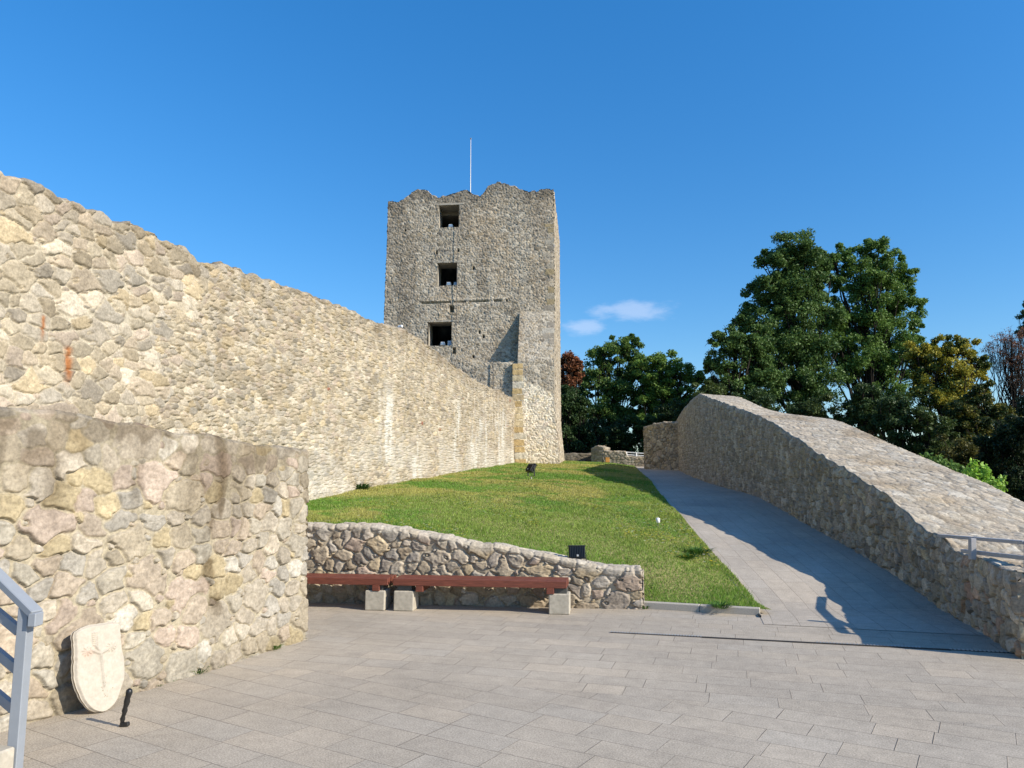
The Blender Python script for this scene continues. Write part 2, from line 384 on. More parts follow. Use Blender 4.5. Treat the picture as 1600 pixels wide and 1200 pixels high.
M_RAIL = mat_plain('blue_grey_paint', (.255, .275, .30), .42, amp=.06, nscale=16, bump=.05)
M_RAILW = mat_plain('weathered_grey_paint', (.36, .345, .34), .5, amp=.12, nscale=18, bump=.1)
M_WHITE = mat_plain('white_paint', (.78, .78, .76), .5, amp=.05)
M_BLACK = mat_plain('black_metal', (.014, .014, .014), .38, amp=.2, spec=.5)
M_DGREY = mat_plain('dark_grey_metal', (.07, .07, .065), .5, amp=.2)
M_GLASS = mat_plain('floodlight_glass', (.06, .07, .08), .12, amp=.1, spec=.8)
M_GALV = mat_plain('galvanised_steel', (.42, .42, .41), .45, metal=.6, amp=.15)
M_DRAIN = mat_plain('drain_slot_iron', (.035, .032, .03), .7, amp=.4, nscale=30)
M_LIME = None
M_ORANGE = mat_plain('orange_plastic', (.45, .22, .05), .5, amp=.1)
M_EARTH = mat_plain('dark_earth', (.035, .04, .02), 1., amp=.5, nscale=.8, bump=.5, bdist=.1, spec=.05)

# ------------------------------------------------------------------ ground levels
PY = np.array([-20, 9.45, 10.1, 11, 12.5, 15, 18, 22, 27, 33, 38, 46]); PZ = np.array([0, 0.0, .09, .25, .48, .80, 1.08, 1.30, 1.50, 1.76, 1.95, 2.25])
BASE_L = [(1055.6, 732), (1084, 746), (1125, 760.5), (1177.5, 772.7), (1193.7, 780.8), (1234.4, 803), (1275, 827.5), (1315.6, 847.8), (1356, 872), (1397, 898.6), (1437.5, 925), (1478, 951.4), (1518.7, 979.8), (1559, 1006), (1596, 1028.6), (1780, 1160)]
EDGE_L = [(978, 723), (986.6, 726.7), (1011, 750), (1031, 778.7), (1051.6, 801), (1070, 822), (1092, 849), (1112.5, 874), (1133, 894.5), (1153, 919), (1179.5, 949.4), (1200, 975)]
def zp(y): return np.interp(y, PY, PZ)
def px_at_row(line, py):
    return float(np.interp(py, [p[1] for p in line], [p[0] for p in line]))
def X_edge(line, y):
    z = float(zp(y)); py = proj(0, y, z)[1]; return at(px_at_row(line, py), py, y).x
YS = np.concatenate([np.linspace(4.2, 12, 40), np.linspace(12.2, 46, 90)])
XR_ = np.array([X_edge(BASE_L, y) for y in YS]); XL_ = np.array([X_edge(EDGE_L, y) for y in YS])
def sm(a, n=5):
    p = np.pad(a, n, mode='reflect', reflect_type='odd'); k = np.ones(2 * n + 1) / (2 * n + 1); return np.convolve(p, k, 'valid')
XR_ = sm(XR_, 3); XL_ = sm(XL_, 3)
XR_[YS < 5] = XR_[YS < 5]
def XR(y): return np.interp(y, YS, XR_)
def XL(y): return np.interp(y, YS, XL_)
def XW(y):  # foot of the long wall
    return -3.8 + .188 * (np.asarray(y, float) - 14)
_wy = np.linspace(13.5, 36, 24)
_wz = np.array([z_on(float(XW(v)), v, [(440, 793), (480, 785), (560, 768), (660, 750), (740, 735), (803, 725), (860, 716)]) for v in _wy])
def ZW(y): return np.interp(y, np.concatenate([[0, 9, 12], _wy, [46]]), np.concatenate([[.3, .85, _wz[0] - .08], _wz, [_wz[-1] + .3]]))
_lr = at_z(1003, 952, 0); _ll = at_z(480, 941, 0); _ls = (_ll.y - _lr.y) / (_ll.x - _lr.x)
_ka = at_z(1003, 951, 0); _kb = at_z(1188, 962, 0); _ks = (_kb.y - _ka.y) / (_kb.x - _ka.x)
LX = _lr.x
def low_front(x): return _lr.y + _ls * (np.asarray(x, float) - _lr.x)
def kerb_y(x): return _ka.y + _ks * (np.asarray(x, float) - _ka.x)
def lawn_front(x):
    x = np.asarray(x, float)
    return np.where(x < LX - .06, low_front(x) + .22, kerb_y(x) + .10)
def lawn_z(x, y):
    x = np.asarray(x, float); y = np.asarray(y, float)
    a = XL(y); b = XW(y); s = np.clip((a - x) / (a - b), 0, 1.3)
    zl = zp(y) + .03 + (ZW(y) - zp(y)) * (1 - (1 - s.clip(0, 1)) ** 2.1)
    k = sst(0, 1.3, y - (kerb_y(x) + .10))
    k = np.where(x > LX - .06, k, 1)
    zl = .06 + (zl - .06) * k
    return zl + (fbm(x * .7, y * .7, 3, 3) - .5) * .07 * sst(0, .6, y - lawn_front(x))

# ground far around: one sheet, high inside the fortress, falling away beyond it
def terrain():
    rr = np.concatenate([np.linspace(0, 60, 70), 60 * 1.13 ** np.arange(1, 28)]); th = np.linspace(0, 2 * np.pi, 97)
    Rr, Th = np.meshgrid(rr, th, indexing='ij'); x = Rr * np.sin(Th) + 3; y = Rr * np.cos(Th) + 20
    z = -.35 + 0 * x
    z = z - 3.2 * sst(2.0, 9, x - (np.interp(y, YS, XR_) + 1.6)) - 2.2 * sst(47, 62, y) - 2.0 * sst(8, 22, -x - 6)
    z = z + (fbm(x * .06, y * .06, 9, 4) - .5) * 2.0 * sst(30, 80, Rr)
    V = np.stack([x, y, z], -1).reshape(-1, 3)
    o = mesh_obj('ground', V, grid_faces(len(rr), len(th)), M_EARTH, smooth=True); finish(o, kind='structure')
terrain()

# paved plaza: two fields of slabs laid at different angles
def plaza():
    dA = Vector((math.cos(R(-16.4)), math.sin(R(-16.4)))); dB = Vector((math.cos(R(-32)), math.sin(R(-32))))
    P0 = Vector((1.865, 5.5))
    def yb(x): return P0.y + (x - P0.x) * dA.y / dA.x
    xs = np.linspace(-14, 14, 57)
    V = []; UV = []; Fc = []
    for side, d, ys in (('A', dA, None), ('B', dB, None)):
        base = len(V); n = 24
        for x in xs:
            for j in range(n):
                if side == 'A':
                    y1 = 12.0
                    if x > LX: y1 = float(kerb_y(x)) + .06
                    y0 = yb(x)
                    y = y0 + (max(y1, y0 + .2) - y0) * j / (n - 1)
                else:
                    y = -12 + (yb(x) + 12) * j / (n - 1)
                V.append((x, y, 0)); v = Vector((x, y)) - P0
                UV.append((v.dot(d), v.x * -d.y + v.y * d.x))
        g = grid_faces(len(xs), n, base)
        Fc.append(g)
    o = mesh_obj('paved_plaza', np.array(V), np.concatenate(Fc)[:, ::-1][:, [0, 3, 2, 1]][:, ::-1], M_PAVE, uv=UV)
    finish(o, kind='structure')
plaza()
def path():
    ys = np.concatenate([np.linspace(8.5, 12, 30), np.linspace(12.2, 46, 70)]); nv = 12
    V = []; UV = []
    L = 0; pm = None
    for y in ys:
        a = np.array([XL(y) - .02, y]); b = np.array([XR(y) + .4, y])
        # near edge of the ramp follows the plaza courses
        m = (a + b) / 2
        zz = float(zp(y)) + .004
        if pm is not None: L += float(np.hypot(*(m - pm)) + abs(zz - pz) * .1)
        pm = m; pz = zz
        for j in range(nv):
            p = a + (b - a) * j / (nv - 1)
            yy = p[1]
            if y < 9.45: yy = p[1] - min((9.45 - y) / .9, 1) * (.294 * (p[0] - a[0]) - .0)
            V.append((p[0], yy, zz)); UV.append((L + (yy - p[1]), p[0] - a[0] * .35 - b[0] * .65))
    o = mesh_obj('ramp_path', np.array(V), grid_faces(len(ys), nv)[:, ::-1], M_PATH, uv=UV, smooth=True); finish(o, kind='structure')
path()

# lawn ground
def lawn():
    ns, nr = 120, 200
    s = np.linspace(-.012, 1.06, ns)[:, None]; r = (np.linspace(0, 1, nr) ** 1.7)[None, :]
    X0 = lerp(XL(9.4), XW(9.8), s) + 0 * r
    yf = lawn_front(X0); Y = yf + (46 - yf) * r
    X = np.where(r * 36 < 1.2, lerp(X0, lerp(XL(Y), XW(Y), s), sst(0, 1.2, r * 36)), lerp(XL(Y), XW(Y), s))
    Z = lawn_z(X, Y)
    n = fbm(X * .55, Y * .38, 41, 4)
    c = lerp(np.array((.12, .16, .04)), np.array((.24, .22, .085)), sst(.42, .6, n)[..., None])
    o = mesh_obj('lawn_ground', np.stack([X, Y, Z], -1).reshape(-1, 3), grid_faces(ns, nr), M_GROUND, col=c.reshape(-1, 3), smooth=True)
    finish(o, kind='structure')
lawn()

# ------------------------------------------------------------------ masonry walls
def masonry(name, patches, mat, origin, label=None, cat=None, parent=None, group=None, smooth=True):
    V = []; Fc = []; C = []; b = 0
    for p in patches:
        P, Nn, s, t, fn = p[:5]
        disp, col = fn(s, t, P)
        Q = P + Nn * disp[..., None]
        nu, nv = s.shape
        f = grid_faces(nu, nv, b)
        if len(p) > 5 and p[5] is not None: f = f[p[5].ravel()]
        V.append(Q.reshape(-1, 3)); C.append(col.reshape(-1, 3)); Fc.append(f); b += nu * nv
    V = np.concatenate(V); C = np.concatenate(C); Fc = np.concatenate(Fc)
    o = mesh_obj(name, V, Fc, mat, parent, origin, col=C, smooth=smooth)
    return finish(o, label, cat, group)
def wall_patches(plan, z0, z1, width, fn, rows=(200, 30, 12), nsign=1, tops=None, batter=0., ztop_out=None, caps=(True, True), s0=0., capfn=None, capn=(30, 80)):
    """plan (n,2) line of the face; nsign=+1: the face looks to the right of the direction of travel"""
    n = len(plan); d = np.gradient(plan, axis=0); d /= np.linalg.norm(d, axis=1)[:, None]
    nr = np.stack([d[:, 1], -d[:, 0]], 1) * nsign
    sl = np.concatenate([[0], np.cumsum(np.linalg.norm(np.diff(plan, axis=0), axis=1))]) + s0
    width = np.broadcast_to(width, (n,)); zo = z1 if ztop_out is None else ztop_out
    r1, r2, r3 = rows
    a = np.linspace(0, 1, r1); bq = np.linspace(0, 1, r2 + 1)[1:]; cq = np.linspace(0, 1, r3 + 1)[1:]
    nv = r1 + r2 + r3
    P = np.zeros((n, nv, 3)); Nn = np.zeros((n, nv, 3)); S = np.repeat(sl[:, None], nv, 1); T = np.zeros((n, nv))
    zz = z0[:, None] + (z1 - z0)[:, None] * a
    off = batter * (z1[:, None] - zz)
    P[:, :r1, 0] = plan[:, 0:1] + nr[:, 0:1] * off; P[:, :r1, 1] = plan[:, 1:2] + nr[:, 1:2] * off; P[:, :r1, 2] = zz
    Nn[:, :r1, :2] = nr[:, None, :]; T[:, :r1] = zz
    w_ = width[:, None] * bq
    P[:, r1:r1 + r2, 0] = plan[:, 0:1] - nr[:, 0:1] * w_; P[:, r1:r1 + r2, 1] = plan[:, 1:2] - nr[:, 1:2] * w_
    P[:, r1:r1 + r2, 2] = z1[:, None] + (zo - z1)[:, None] * bq
    Nn[:, r1:r1 + r2, 2] = 1; T[:, r1:r1 + r2] = z1[:, None] + w_
    zz = zo[:, None] + (z0 - zo)[:, None] * cq
    P[:, r1 + r2:, :2] = P[:, r1 + r2 - 1:r1 + r2, :2]; P[:, r1 + r2:, 2] = zz
    Nn[:, r1 + r2:, :2] = -nr[:, None, :]; T[:, r1 + r2:] = (z1 + width)[:, None] + (zo[:, None] - zz)
    # soften the arrises
    k = 2
    for c_, na, nb in ((r1 - 1, nr, None), (r1 + r2 - 1, -nr, None)):
        v = np.zeros((n, 3)); v[:, :2] = na * .7; v[:, 2] = .7; Nn[:, c_] = v
        P[:, c_, 2] -= .012; P[:, c_, :2] -= na * .012
    def lip(e):
        Pl = P[e:e + 1].copy(); Nl = Nn[e:e + 1].copy(); dn_ = (-d[e] if e == 0 else d[e]); Pl = Pl - Nl * .10; Pl[..., 0] += dn_[0] * .035; Pl[..., 1] += dn_[1] * .035
        return Pl, Nl, S[e:e + 1], T[e:e + 1]
    parts = [(P, Nn, S, T)]
    if caps[0]: parts.insert(0, lip(0))
    if caps[1]: parts.append(lip(n - 1))
    P2, N2, S2, T2 = [np.concatenate([q_[k_] for q_ in parts]) for k_ in range(4)]
    out = [(P2, N2, S2, T2, fn)]
    for e, use in ((0, caps[0]), (n - 1, caps[1])):
        if not use: continue
        m1, m2 = capn
        q = np.linspace(0, 1, m1)[:, None]; v = np.linspace(0, 1, m2)[None, :]
        base = plan[e]; dn = -d[e] if e == 0 else d[e]
        zt = z1[e] + (zo[e] - z1[e]) * q
        z = z0[e] + (zt - z0[e] - .01) * v
        offc = batter * (z1[e] - z) * (1 - q)
        X = base[0] - nr[e, 0] * (width[e] * q - offc) + 0 * v; Yy = base[1] - nr[e, 1] * (width[e] * q - offc) + 0 * v
        Pc = np.stack([X, Yy, z + 0 * q], -1); Nc = np.zeros_like(Pc); Nc[..., 0] = dn[0]; Nc[..., 1] = dn[1]
        edge = (sst(0, .05, q) * sst(0, .05, 1 - q) + 0 * v)
        Sc = S[e, 0] + width[e] * q * (1 if e else -1) + 0 * v
        out.append((Pc, Nc, Sc, z + 0 * q, capfn or fn))
    return out
def px_space(Y0, Y1, Xf, n, mixf=.75):
    """sample a line in depth so that columns are dense where the wall is near"""
    y = np.linspace(Y0, Y1, 4000); x = Xf(y); q = 800 + F * x / (y * CP)
    m = np.cumsum(np.concatenate([[0], np.abs(np.diff(q)) / 1.0 * mixf + np.diff(y) * 12 * (1 - mixf)]))
    return np.interp(np.linspace(0, m[-1], n), m, y)

# --- near terrace wall on the left
TW_TOP = [(-400, 590), (0, 634.5), (97, 646.6), (160, 656), (232, 666), (290, 678), (348, 683), (411, 697), (479, 705)]
A = at_z(0, 1141, 0); B = at_z(475, 999, 0)
def terrace_wall():
    dv = (B - A).normalized(); L = (B - A).length
    t0 = -.62
    tt = np.linspace(t0, L, 470)
    tt = t0 + (L - t0) * (np.linspace(0, 1, 470) ** 1.0)
    plan = np.stack([A.x + dv.x * tt, A.y + dv.y * tt], 1)
    plan += np.array([dv.y, -dv.x]) * (.05 * np.sin((tt) / L * 3.0))[:, None]
    bat = .028
    z1 = sm(np.array([z_on(p[0] , p[1], TW_TOP) for p in plan]), 6)
    z1 = z1 + (fbm(tt * 3.2, tt * 0, 77, 3) - .5) * .05
    z0 = np.full(len(tt), -.06)
    plan2 = plan - np.array([dv.y, -dv.x]) * (bat * (z1 - 0) * .85)[:, None]
    def fn(s, t, P):
        h, m, r, e = stones(s, t, .150, 1.15, 301, bigp=.17, gap=.09, warp=.22, pack=.07)
        top = sst(1.60, 1.78, P[..., 2] + (fbm(s * 3, t * 3, 5, 3) - .5) * .25)
        pal = np.array([(.50, .435, .34), (.53, .465, .37), (.47, .40, .295), (.55, .475, .37), (.50, .41, .31), (.45, .41, .345), (.55, .45, .28), (.52, .42, .335), (.60, .55, .46), (.47, .39, .30), (.54, .48, .38), (.50, .45, .36)])
        c = stone_color(m, r, s, t, 301, mortar=(.50, .435, .315), var=.30, pal=pal, sat=1.0)
        # coping of flat mortar with lichen, dark water streaks below it
        st = sst(.54, .68, fbm(s * 2.8, t * .6, 61, 4)) * sst(.7, 1.7, t) * .55
        ax = (s - 2.33 - .05 * np.sin(t * 5)); main = np.exp(-(ax / .13) ** 2) * sst(.25, .6, t) * sst(.34, .52, fbm(s * 6, t * 3, 63, 3)) * 1.0
        ax2 = (s - .86); main2 = np.exp(-(ax2 / .09) ** 2) * sst(1.2, 1.5, t) * .6
        dk = np.maximum(np.maximum(st, np.maximum(main, main2)), top * (.18 + .55 * sst(.45, .62, fbm(s * 4, t * 4, 62, 3))))
        c = lerp(c, c * np.array((.36, .32, .27)), dk[..., None])
        foot_dk = sst(.28, 0, t) * .22; c = c * (1 - foot_dk[..., None])  # darker towards the foot of the wall
        disp = h * .040 * (1 - .75 * top) + (fbm(s * 1.3, t * 1.3, 64, 3) - .5) * .05 + top * .012 + (fbm(s * 14, t * 14, 65, 3) - .5) * .008
        return disp, c
    pt = wall_patches(plan2, z0, z1, .55, fn, rows=(300, 50, 10), nsign=1, batter=bat, capn=(60, 200))
    masonry('terrace_wall', pt, M_STONE, (A + B) / 2 * Vector((1, 1, 0)) if False else ((A.x + B.x) / 2, (A.y + B.y) / 2, 0), 'low thick stone wall in the left foreground with the white shield leaning on it', 'stone wall')
terrace_wall()

# --- the long high wall that runs to the tower
BW_TOP = [(-300, 160), (0, 264.5), (10, 275), (40, 284), (63, 292.5), (91, 306.5), (119, 319), (154, 331), (196, 348), (238, 362.5), (280, 383.5), (304, 394), (309, 403), (350, 413), (402, 432), (455, 450), (500, 467.5), (560, 490), (596, 506), (632, 517), (668, 537), (695, 560), (722, 582), (753, 600), (785, 611.5), (803, 625), (840, 650)]
def long_wall():
    ys = px_space(5.6, 35.3, XW, 640, .85)
    plan = np.stack([XW(ys), ys], 1)
    z1 = np.array([z_on(p[0], p[1], BW_TOP) for p in plan])
    sl = np.concatenate([[0], np.cumsum(np.linalg.norm(np.diff(plan, axis=0), axis=1))])
    z1 = z1 + (vn(sl * 4.3, sl * 0, 71) - .5) * .07 + (vn(sl * 9.7, sl * 0, 72) - .5) * .04
    z0 = ZW(ys) - .35
    def fn(s, t, P):
        z = P[..., 2]
        ha, ma, ra, ea = stones(s, t, .138, 1.5, 401, bigp=.15, gap=.06, warp=.24)
        hb, mb, rb, eb = stones(s, t, .080, 1.8, 402, bigp=.07, gap=.08, warp=.24)
        ysb = 9.55 + (z - 2.6) * .62 + (fbm(s * 1.2, t * 1.2, 81, 3) - .5) * 1.6
        k = (P[..., 1] > ysb)
        m = np.where(k, mb, ma); r = [np.where(k, b, a) for a, b in zip(ra, rb)]
        h = np.where(k, hb * .046, ha * .042)
        c = stone_color(m, r, s, t, 401, mortar=(.55, .49, .38), var=.46, gain=1.14)
        # scattered brick bits
        br = k & (rb[2] > .9988); c = np.where((br * mb)[..., None] > .5, np.array((.24, .10, .06)), c)
        # white lime runs
        y = P[..., 1]
        lime = sst(.50, .66, fbm(s * 1.1, t * .30, 83, 4)) * sst(.40, .62, fbm(s * 6, t * 1.2, 84, 3)) * sst(8.5, 11.5, y) * sst(1.2, .2, (z - ZW(y) - 1.6) / 1.0)
        base = sst(8.6, 10.5, y) * .8 * sst(.42, .62, fbm(s * .9, t * 1.3, 87, 3)) * sst(1.6, .4, z - ZW(y))
        lm = np.clip(lime * 1.0 + base * .5, 0, .9)
        c = lerp(c, np.array((.52, .495, .43)), lm[..., None])
        # grey weathering along the crest
        zt = np.interp(y, ys, z1); cr = sst(.55, .0, zt - z + (fbm(s * 3, t * 3, 85, 3) - .5) * .5) * .38
        dk = sst(.58, .78, fbm(s * 1.4, t * 1.6, 86, 4)) * .35 * sst(9, 11, y)
        c = lerp(c, c * np.array((.52, .49, .47)), np.clip(cr + dk, 0, 1)[..., None])
        # two rust runs on the near part
        def rust(sy, zt_, zb, wd):
            a = np.exp(-(((y - sy) / wd) ** 2)) * sst(zb, zb + .25, z) * sst(zt_ + .02, zt_ - .03, z) * (.55 + .6 * fbm(s * 12, t * 4, 88, 3)); return np.clip(a, 0, 1)
        p1 = at(90, 540, 8.2); p2 = at(53, 480, 7.85)
        ru = rust(8.22, 3.03, 2.52, .045) + rust(7.86, 3.30, 2.95, .022) * .9
        c = lerp(c, np.array((.30, .10, .02)), np.clip(ru, 0, .9)[..., None])
        disp = h + (fbm(s * .6, t * .6, 89, 3) - .5) * .14 * sst(0, .3, 1)
        return disp, c
    pt = wall_patches(plan, z0, z1, 1.3, fn, rows=(380, 26, 6), nsign=1, batter=.0, capn=(30, 60))
    masonry('fortress_wall', pt, M_STONE, (-4, 14, 1.0), 'long high fortress wall of light rubble stone running from the left foreground up to the tower', 'fortress wall')
long_wall()

# --- low wall behind the benches
def low_wall():
    x = np.linspace(-3.6, LX, 430); plan = np.stack([x, low_front(x)], 1)
    top_l = [(200, 818), (480, 822), (560, 823), (600, 825), (640, 831), (700, 842), (780, 858), (860, 873), (940, 886), (1003, 894), (1100, 900)]
    z1 = sm(np.array([z_on(p[0], p[1], top_l) for p in plan]), 5); z0 = np.full(len(x), -.05)
    sl = (x + 3.6); z1 = z1 + (vn(sl * 5, sl * 0, 93) - .5) * .035
    def fn(s, t, P):
        h, m, r, e = stones(s, t, .130, 1.15, 501, bigp=.16, gap=.10, warp=.28, soft=.2, pack=.10)
        pal = np.array([(.42, .35, .26), (.48, .41, .32), (.36, .29, .21), (.50, .43, .35), (.42, .33, .26), (.37, .33, .28), (.46, .37, .25), (.34, .29, .24)])
        c = stone_color(m, r, s, t, 501, mortar=(.52, .44, .33), var=.40, pal=pal, gain=1.18)
        zt = np.interp(P[..., 0], x, z1); crest = sst(.10, .02, zt - P[..., 2])
        c = lerp(c, np.array((.46, .41, .33)) * (.7 + .6 * fbm(s * 8, t * 8, 94, 4))[..., None], (crest * .6)[..., None])
        grooves = (1 - m) * .10; c = c * (1 - grooves[..., None])
        return h * .046 * (1 - .55 * crest) + crest * .022 + (fbm(s * 16, t * 16, 95, 3) - .5) * .010, c
    pt = wall_patches(plan, z0, z1, .30, fn, rows=(150, 46, 10), nsign=1, capn=(44, 70))
    masonry('bench_wall', pt, M_STONE, (-1, 9.5, 0), 'knee-high stone retaining wall behind the red benches with a top sloping down to the right', 'stone wall')
low_wall()

# --- broad wall on the right of the path
RW_TOP = [(1040, 668), (1053.6, 661), (1068, 638.6), (1080, 625), (1092, 615.4), (1110, 622), (1133, 630.5), (1177.5, 646.7), (1214, 665), (1246.6, 687), (1275, 707.6), (1315.6, 730), (1348, 752), (1380.6, 772.6), (1417, 803), (1445.6, 831.6), (1474, 839.7), (1486, 860), (1510.6, 868), (1551, 876), (1596, 886.4), (1780, 925)]
RW_OUT = [(1060, 612), (1092, 615), (1153, 621), (1193.7, 638.6), (1234, 648), (1303.4, 657), (1340, 673), (1380.6, 691.4), (1437.5, 713.7), (1498.4, 740), (1559, 766.5), (1600, 789), (1800, 880), (2200, 1060)]
def right_wall():
    ys = px_space(6.92, 37.5, lambda y: XR(y), 620, .8)[::-1]
    plan = np.stack([XR(ys), ys], 1)
    z1 = np.array([z_on(p[0], p[1], RW_TOP) for p in plan]); z1 = sm(z1, 2) - .05 * sst(7.9, 7.2, ys)
    wd = []; zo = []
    lx = [p[0] for p in RW_OUT]; ly = [p[1] for p in RW_OUT]
    for (x, y), z in zip(plan, z1):
        lo, hi = x, x + 8
        for _ in range(30):
            m_ = (lo + hi) / 2; px, py = proj(m_, y, z)
            if py > np.interp(px, lx, ly): lo = m_
            else: hi = m_
        wdt = min(max(lo - x, 1.15), 2.1); wd.append(wdt)
        zo.append(z_on(x + wdt, y, RW_OUT) if y > 9.8 else z)
    wd = sm(np.array(wd), 12); zo = sm(np.array(zo), 12)
    zo = np.where(ys < 10.3, lerp(z1, zo, sst(9.6, 10.3, ys)), zo)
    zo = np.clip(zo, z1 - .45, z1 + .35)
    sl = ys; z1 = z1 + (vn(sl * 5.5, sl * 0, 103) - .5) * .05 * sst(6, 12, ys)
    z0 = zp(ys) - .12
    def fn(s, t, P):
        front = t <= np.interp(P[..., 1], ys[::-1], z1[::-1]) + .01
        y = P[..., 1]
        ha, ma, ra, ea = stones(s, t, .145, .72, 601, bigp=.12, gap=.06, warp=.22)
        hb, mb, rb, eb = stones(s, t, .15, .85, 602, bigp=.15, gap=.10, warp=.25)
        k = (y < 8.7 + (fbm(s, t, 109, 2) - .5))
        ht, mt, rt, et = stones(s, t, .115, 1.25, 603, bigp=.08, gap=.06, warp=.2)
        m = np.where(front, np.where(k, mb, ma), mt); r = [np.where(front, np.where(k, b, a), c_) for a, b, c_ in zip(ra, rb, rt)]
        h = np.where(front, np.where(k, hb * .055, ha * .07) * sst(0, .12, np.interp(P[..., 1], ys[::-1], z1[::-1]) - P[..., 2]), ht * .019)
        c = stone_color(m, r, s, t, 601, mortar=(.36, .32, .25), var=.5)
        pal2 = np.array([(.58, .50, .39), (.62, .545, .43), (.56, .475, .365), (.60, .51, .39), (.66, .59, .48)])
        ct = stone_color(mt, rt, s, t, 603, mortar=(.42, .355, .27), var=.36, pal=pal2)
        st = sst(.55, .75, fbm(s * .8, t * 1.1, 105, 4)) * .5; ct = lerp(ct, ct * np.array((.74, .62, .46)), st[..., None])
        c = np.where(front[..., None], c * np.where(m < .5, .9, 1.)[..., None] * 1.1, ct)
        red = front & k & (rb[2] > .86); c = lerp(c, c * np.array((.95, .70, .60)), (red * .8)[..., None])
        return h + (fbm(s * .7, t * .7, 106, 3) - .5) * .07 * front, c
    pt = wall_patches(plan, z0, z1, wd, fn, rows=(230, 120, 10), nsign=1, ztop_out=zo, capn=(60, 60))
    masonry('ramp_wall', pt, M_STONE, (6, 15, 0.5), 'broad stone wall with a wide flat top climbing beside the path on the right', 'stone wall')
    # short return at its far end
    a = at(1007, 727, 39.3); b = at(1062, 733, 36.6)
    q = np.linspace(0, 1, 110)[::1]; pl = np.stack([a.x + (b.x - a.x) * q, a.y + (b.y - a.y) * q], 1)
    tl = [(990, 669), (1007, 667), (1020, 663), (1030, 661), (1053, 660), (1070, 660)]
    z1b = np.array([z_on(p[0], p[1], tl) for p in pl]) + (vn(q * 12, q * 0, 108) - .5) * .06
    def fn2(s, t, P):
        h, m, r, e = stones(s, t, .16, 1.5, 611, bigp=.1, gap=.07, warp=.2)
        c = stone_color(m, r, s, t, 611, mortar=(.34, .30, .24), var=.5)
        return h * .08, c * np.where(m < .5, .7, 1.)[..., None]
    pt = wall_patches(pl, zp(pl[:, 1]) - .1, z1b, 1.9, fn2, rows=(90, 40, 6), nsign=1, capn=(40, 70))
    masonry('return_wall', pt, M_STONE_FAR, (a.x, a.y, 1.9), 'short lower stone wall closing the far end of the big wall beside the path', 'stone wall')
right_wall()

# --- small walls in the distance behind the lawn crest
def far_walls():
    def run(name, pts, tops, zb, th, label, seed, bright):
        P = np.array([[p.x, p.y] for p in pts]); L = np.concatenate([[0], np.cumsum(np.linalg.norm(np.diff(P, axis=0), axis=1))])
        n = max(12, int(L[-1] / .05)); q = np.linspace(0, L[-1], n)
        pl = np.stack([np.interp(q, L, P[:, 0]), np.interp(q, L, P[:, 1])], 1)
        z1 = np.interp(q, L, tops) + (vn(q * 2.3, q * 0, seed) - .5) * .1
        def fn(s, t, P_):
            h, m, r, e = stones(s, t, .16, 1.4, seed, gap=.08)
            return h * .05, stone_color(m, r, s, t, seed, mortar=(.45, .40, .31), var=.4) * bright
        pt = wall_patches(pl, np.full(n, zb), z1, th, fn, rows=(34, 12, 4), nsign=1, capn=(14, 20))
        masonry(name, pt, M_STONE_FAR, (pl[0, 0], pl[0, 1], zb), label, 'stone wall')
    a = at(872, 709, 46.5); b = at(928, 707.5, 46.5)
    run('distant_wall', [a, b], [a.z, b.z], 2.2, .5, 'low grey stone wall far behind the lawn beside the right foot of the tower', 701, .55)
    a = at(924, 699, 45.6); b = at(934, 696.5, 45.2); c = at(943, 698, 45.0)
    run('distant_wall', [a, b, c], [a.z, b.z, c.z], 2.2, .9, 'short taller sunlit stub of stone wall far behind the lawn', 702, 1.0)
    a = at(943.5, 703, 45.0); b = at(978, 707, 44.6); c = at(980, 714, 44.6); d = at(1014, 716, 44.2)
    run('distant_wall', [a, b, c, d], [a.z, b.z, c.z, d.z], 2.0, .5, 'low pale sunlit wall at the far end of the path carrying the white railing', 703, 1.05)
    # white railing on it
    p = at(979, 715, 44.9); e = empty('distant_railing', (p.x, p.y, p.z), 'small white three-bar railing on the low wall at the far end of the path', 'railing')
    rl = MB()
    q0 = at(979, 706.5, 44.9) - p; q1 = at(1016, 709, 44.5) - p
    for k in range(3):
        o = MB(); dz = -k * .145; o.bar(q0 + Vector((0, 0, dz)), q1 + Vector((0, 0, dz)), .05, .06); o.build('rail', M_WHITE, e)
    for f_ in (0, .42, .86):
        o = MB(); t_ = q0.lerp(q1, f_); o.bar((t_.x, t_.y, -.15), (t_.x, t_.y, t_.z + .03), .07, .07, up=(0, 1, 0)); o.build('post', M_WHITE, e)
    p = at(949, 722, 43.0); e = empty('marker_box', (p.x, p.y, p.z), 'tiny orange box on the far lawn in front of the distant sunlit wall', 'box')
    m = MB(); m.box((0, 0, .11), (.22, .2, .26), bev=.02); m.build('body', M_ORANGE, e)
    m = MB(); m.box((0, 0, .25), (.25, .23, .03), bev=.01); m.build('lid', M_ORANGE, e)
    p = at(942, 722, 43.2); e = empty('marker_post', (p.x, p.y, p.z), 'short dark post with a flat head beside the tiny orange box far away', 'post')
    m = MB(); m.tube([(0, 0, -.1), (0, 0, .42)], .03, 8); m.build('shaft', M_DGREY, e)
    m = MB(); m.box((0, 0, .45), (.24, .14, .07), bev=.01); m.build('head', M_DGREY, e)
far_walls()

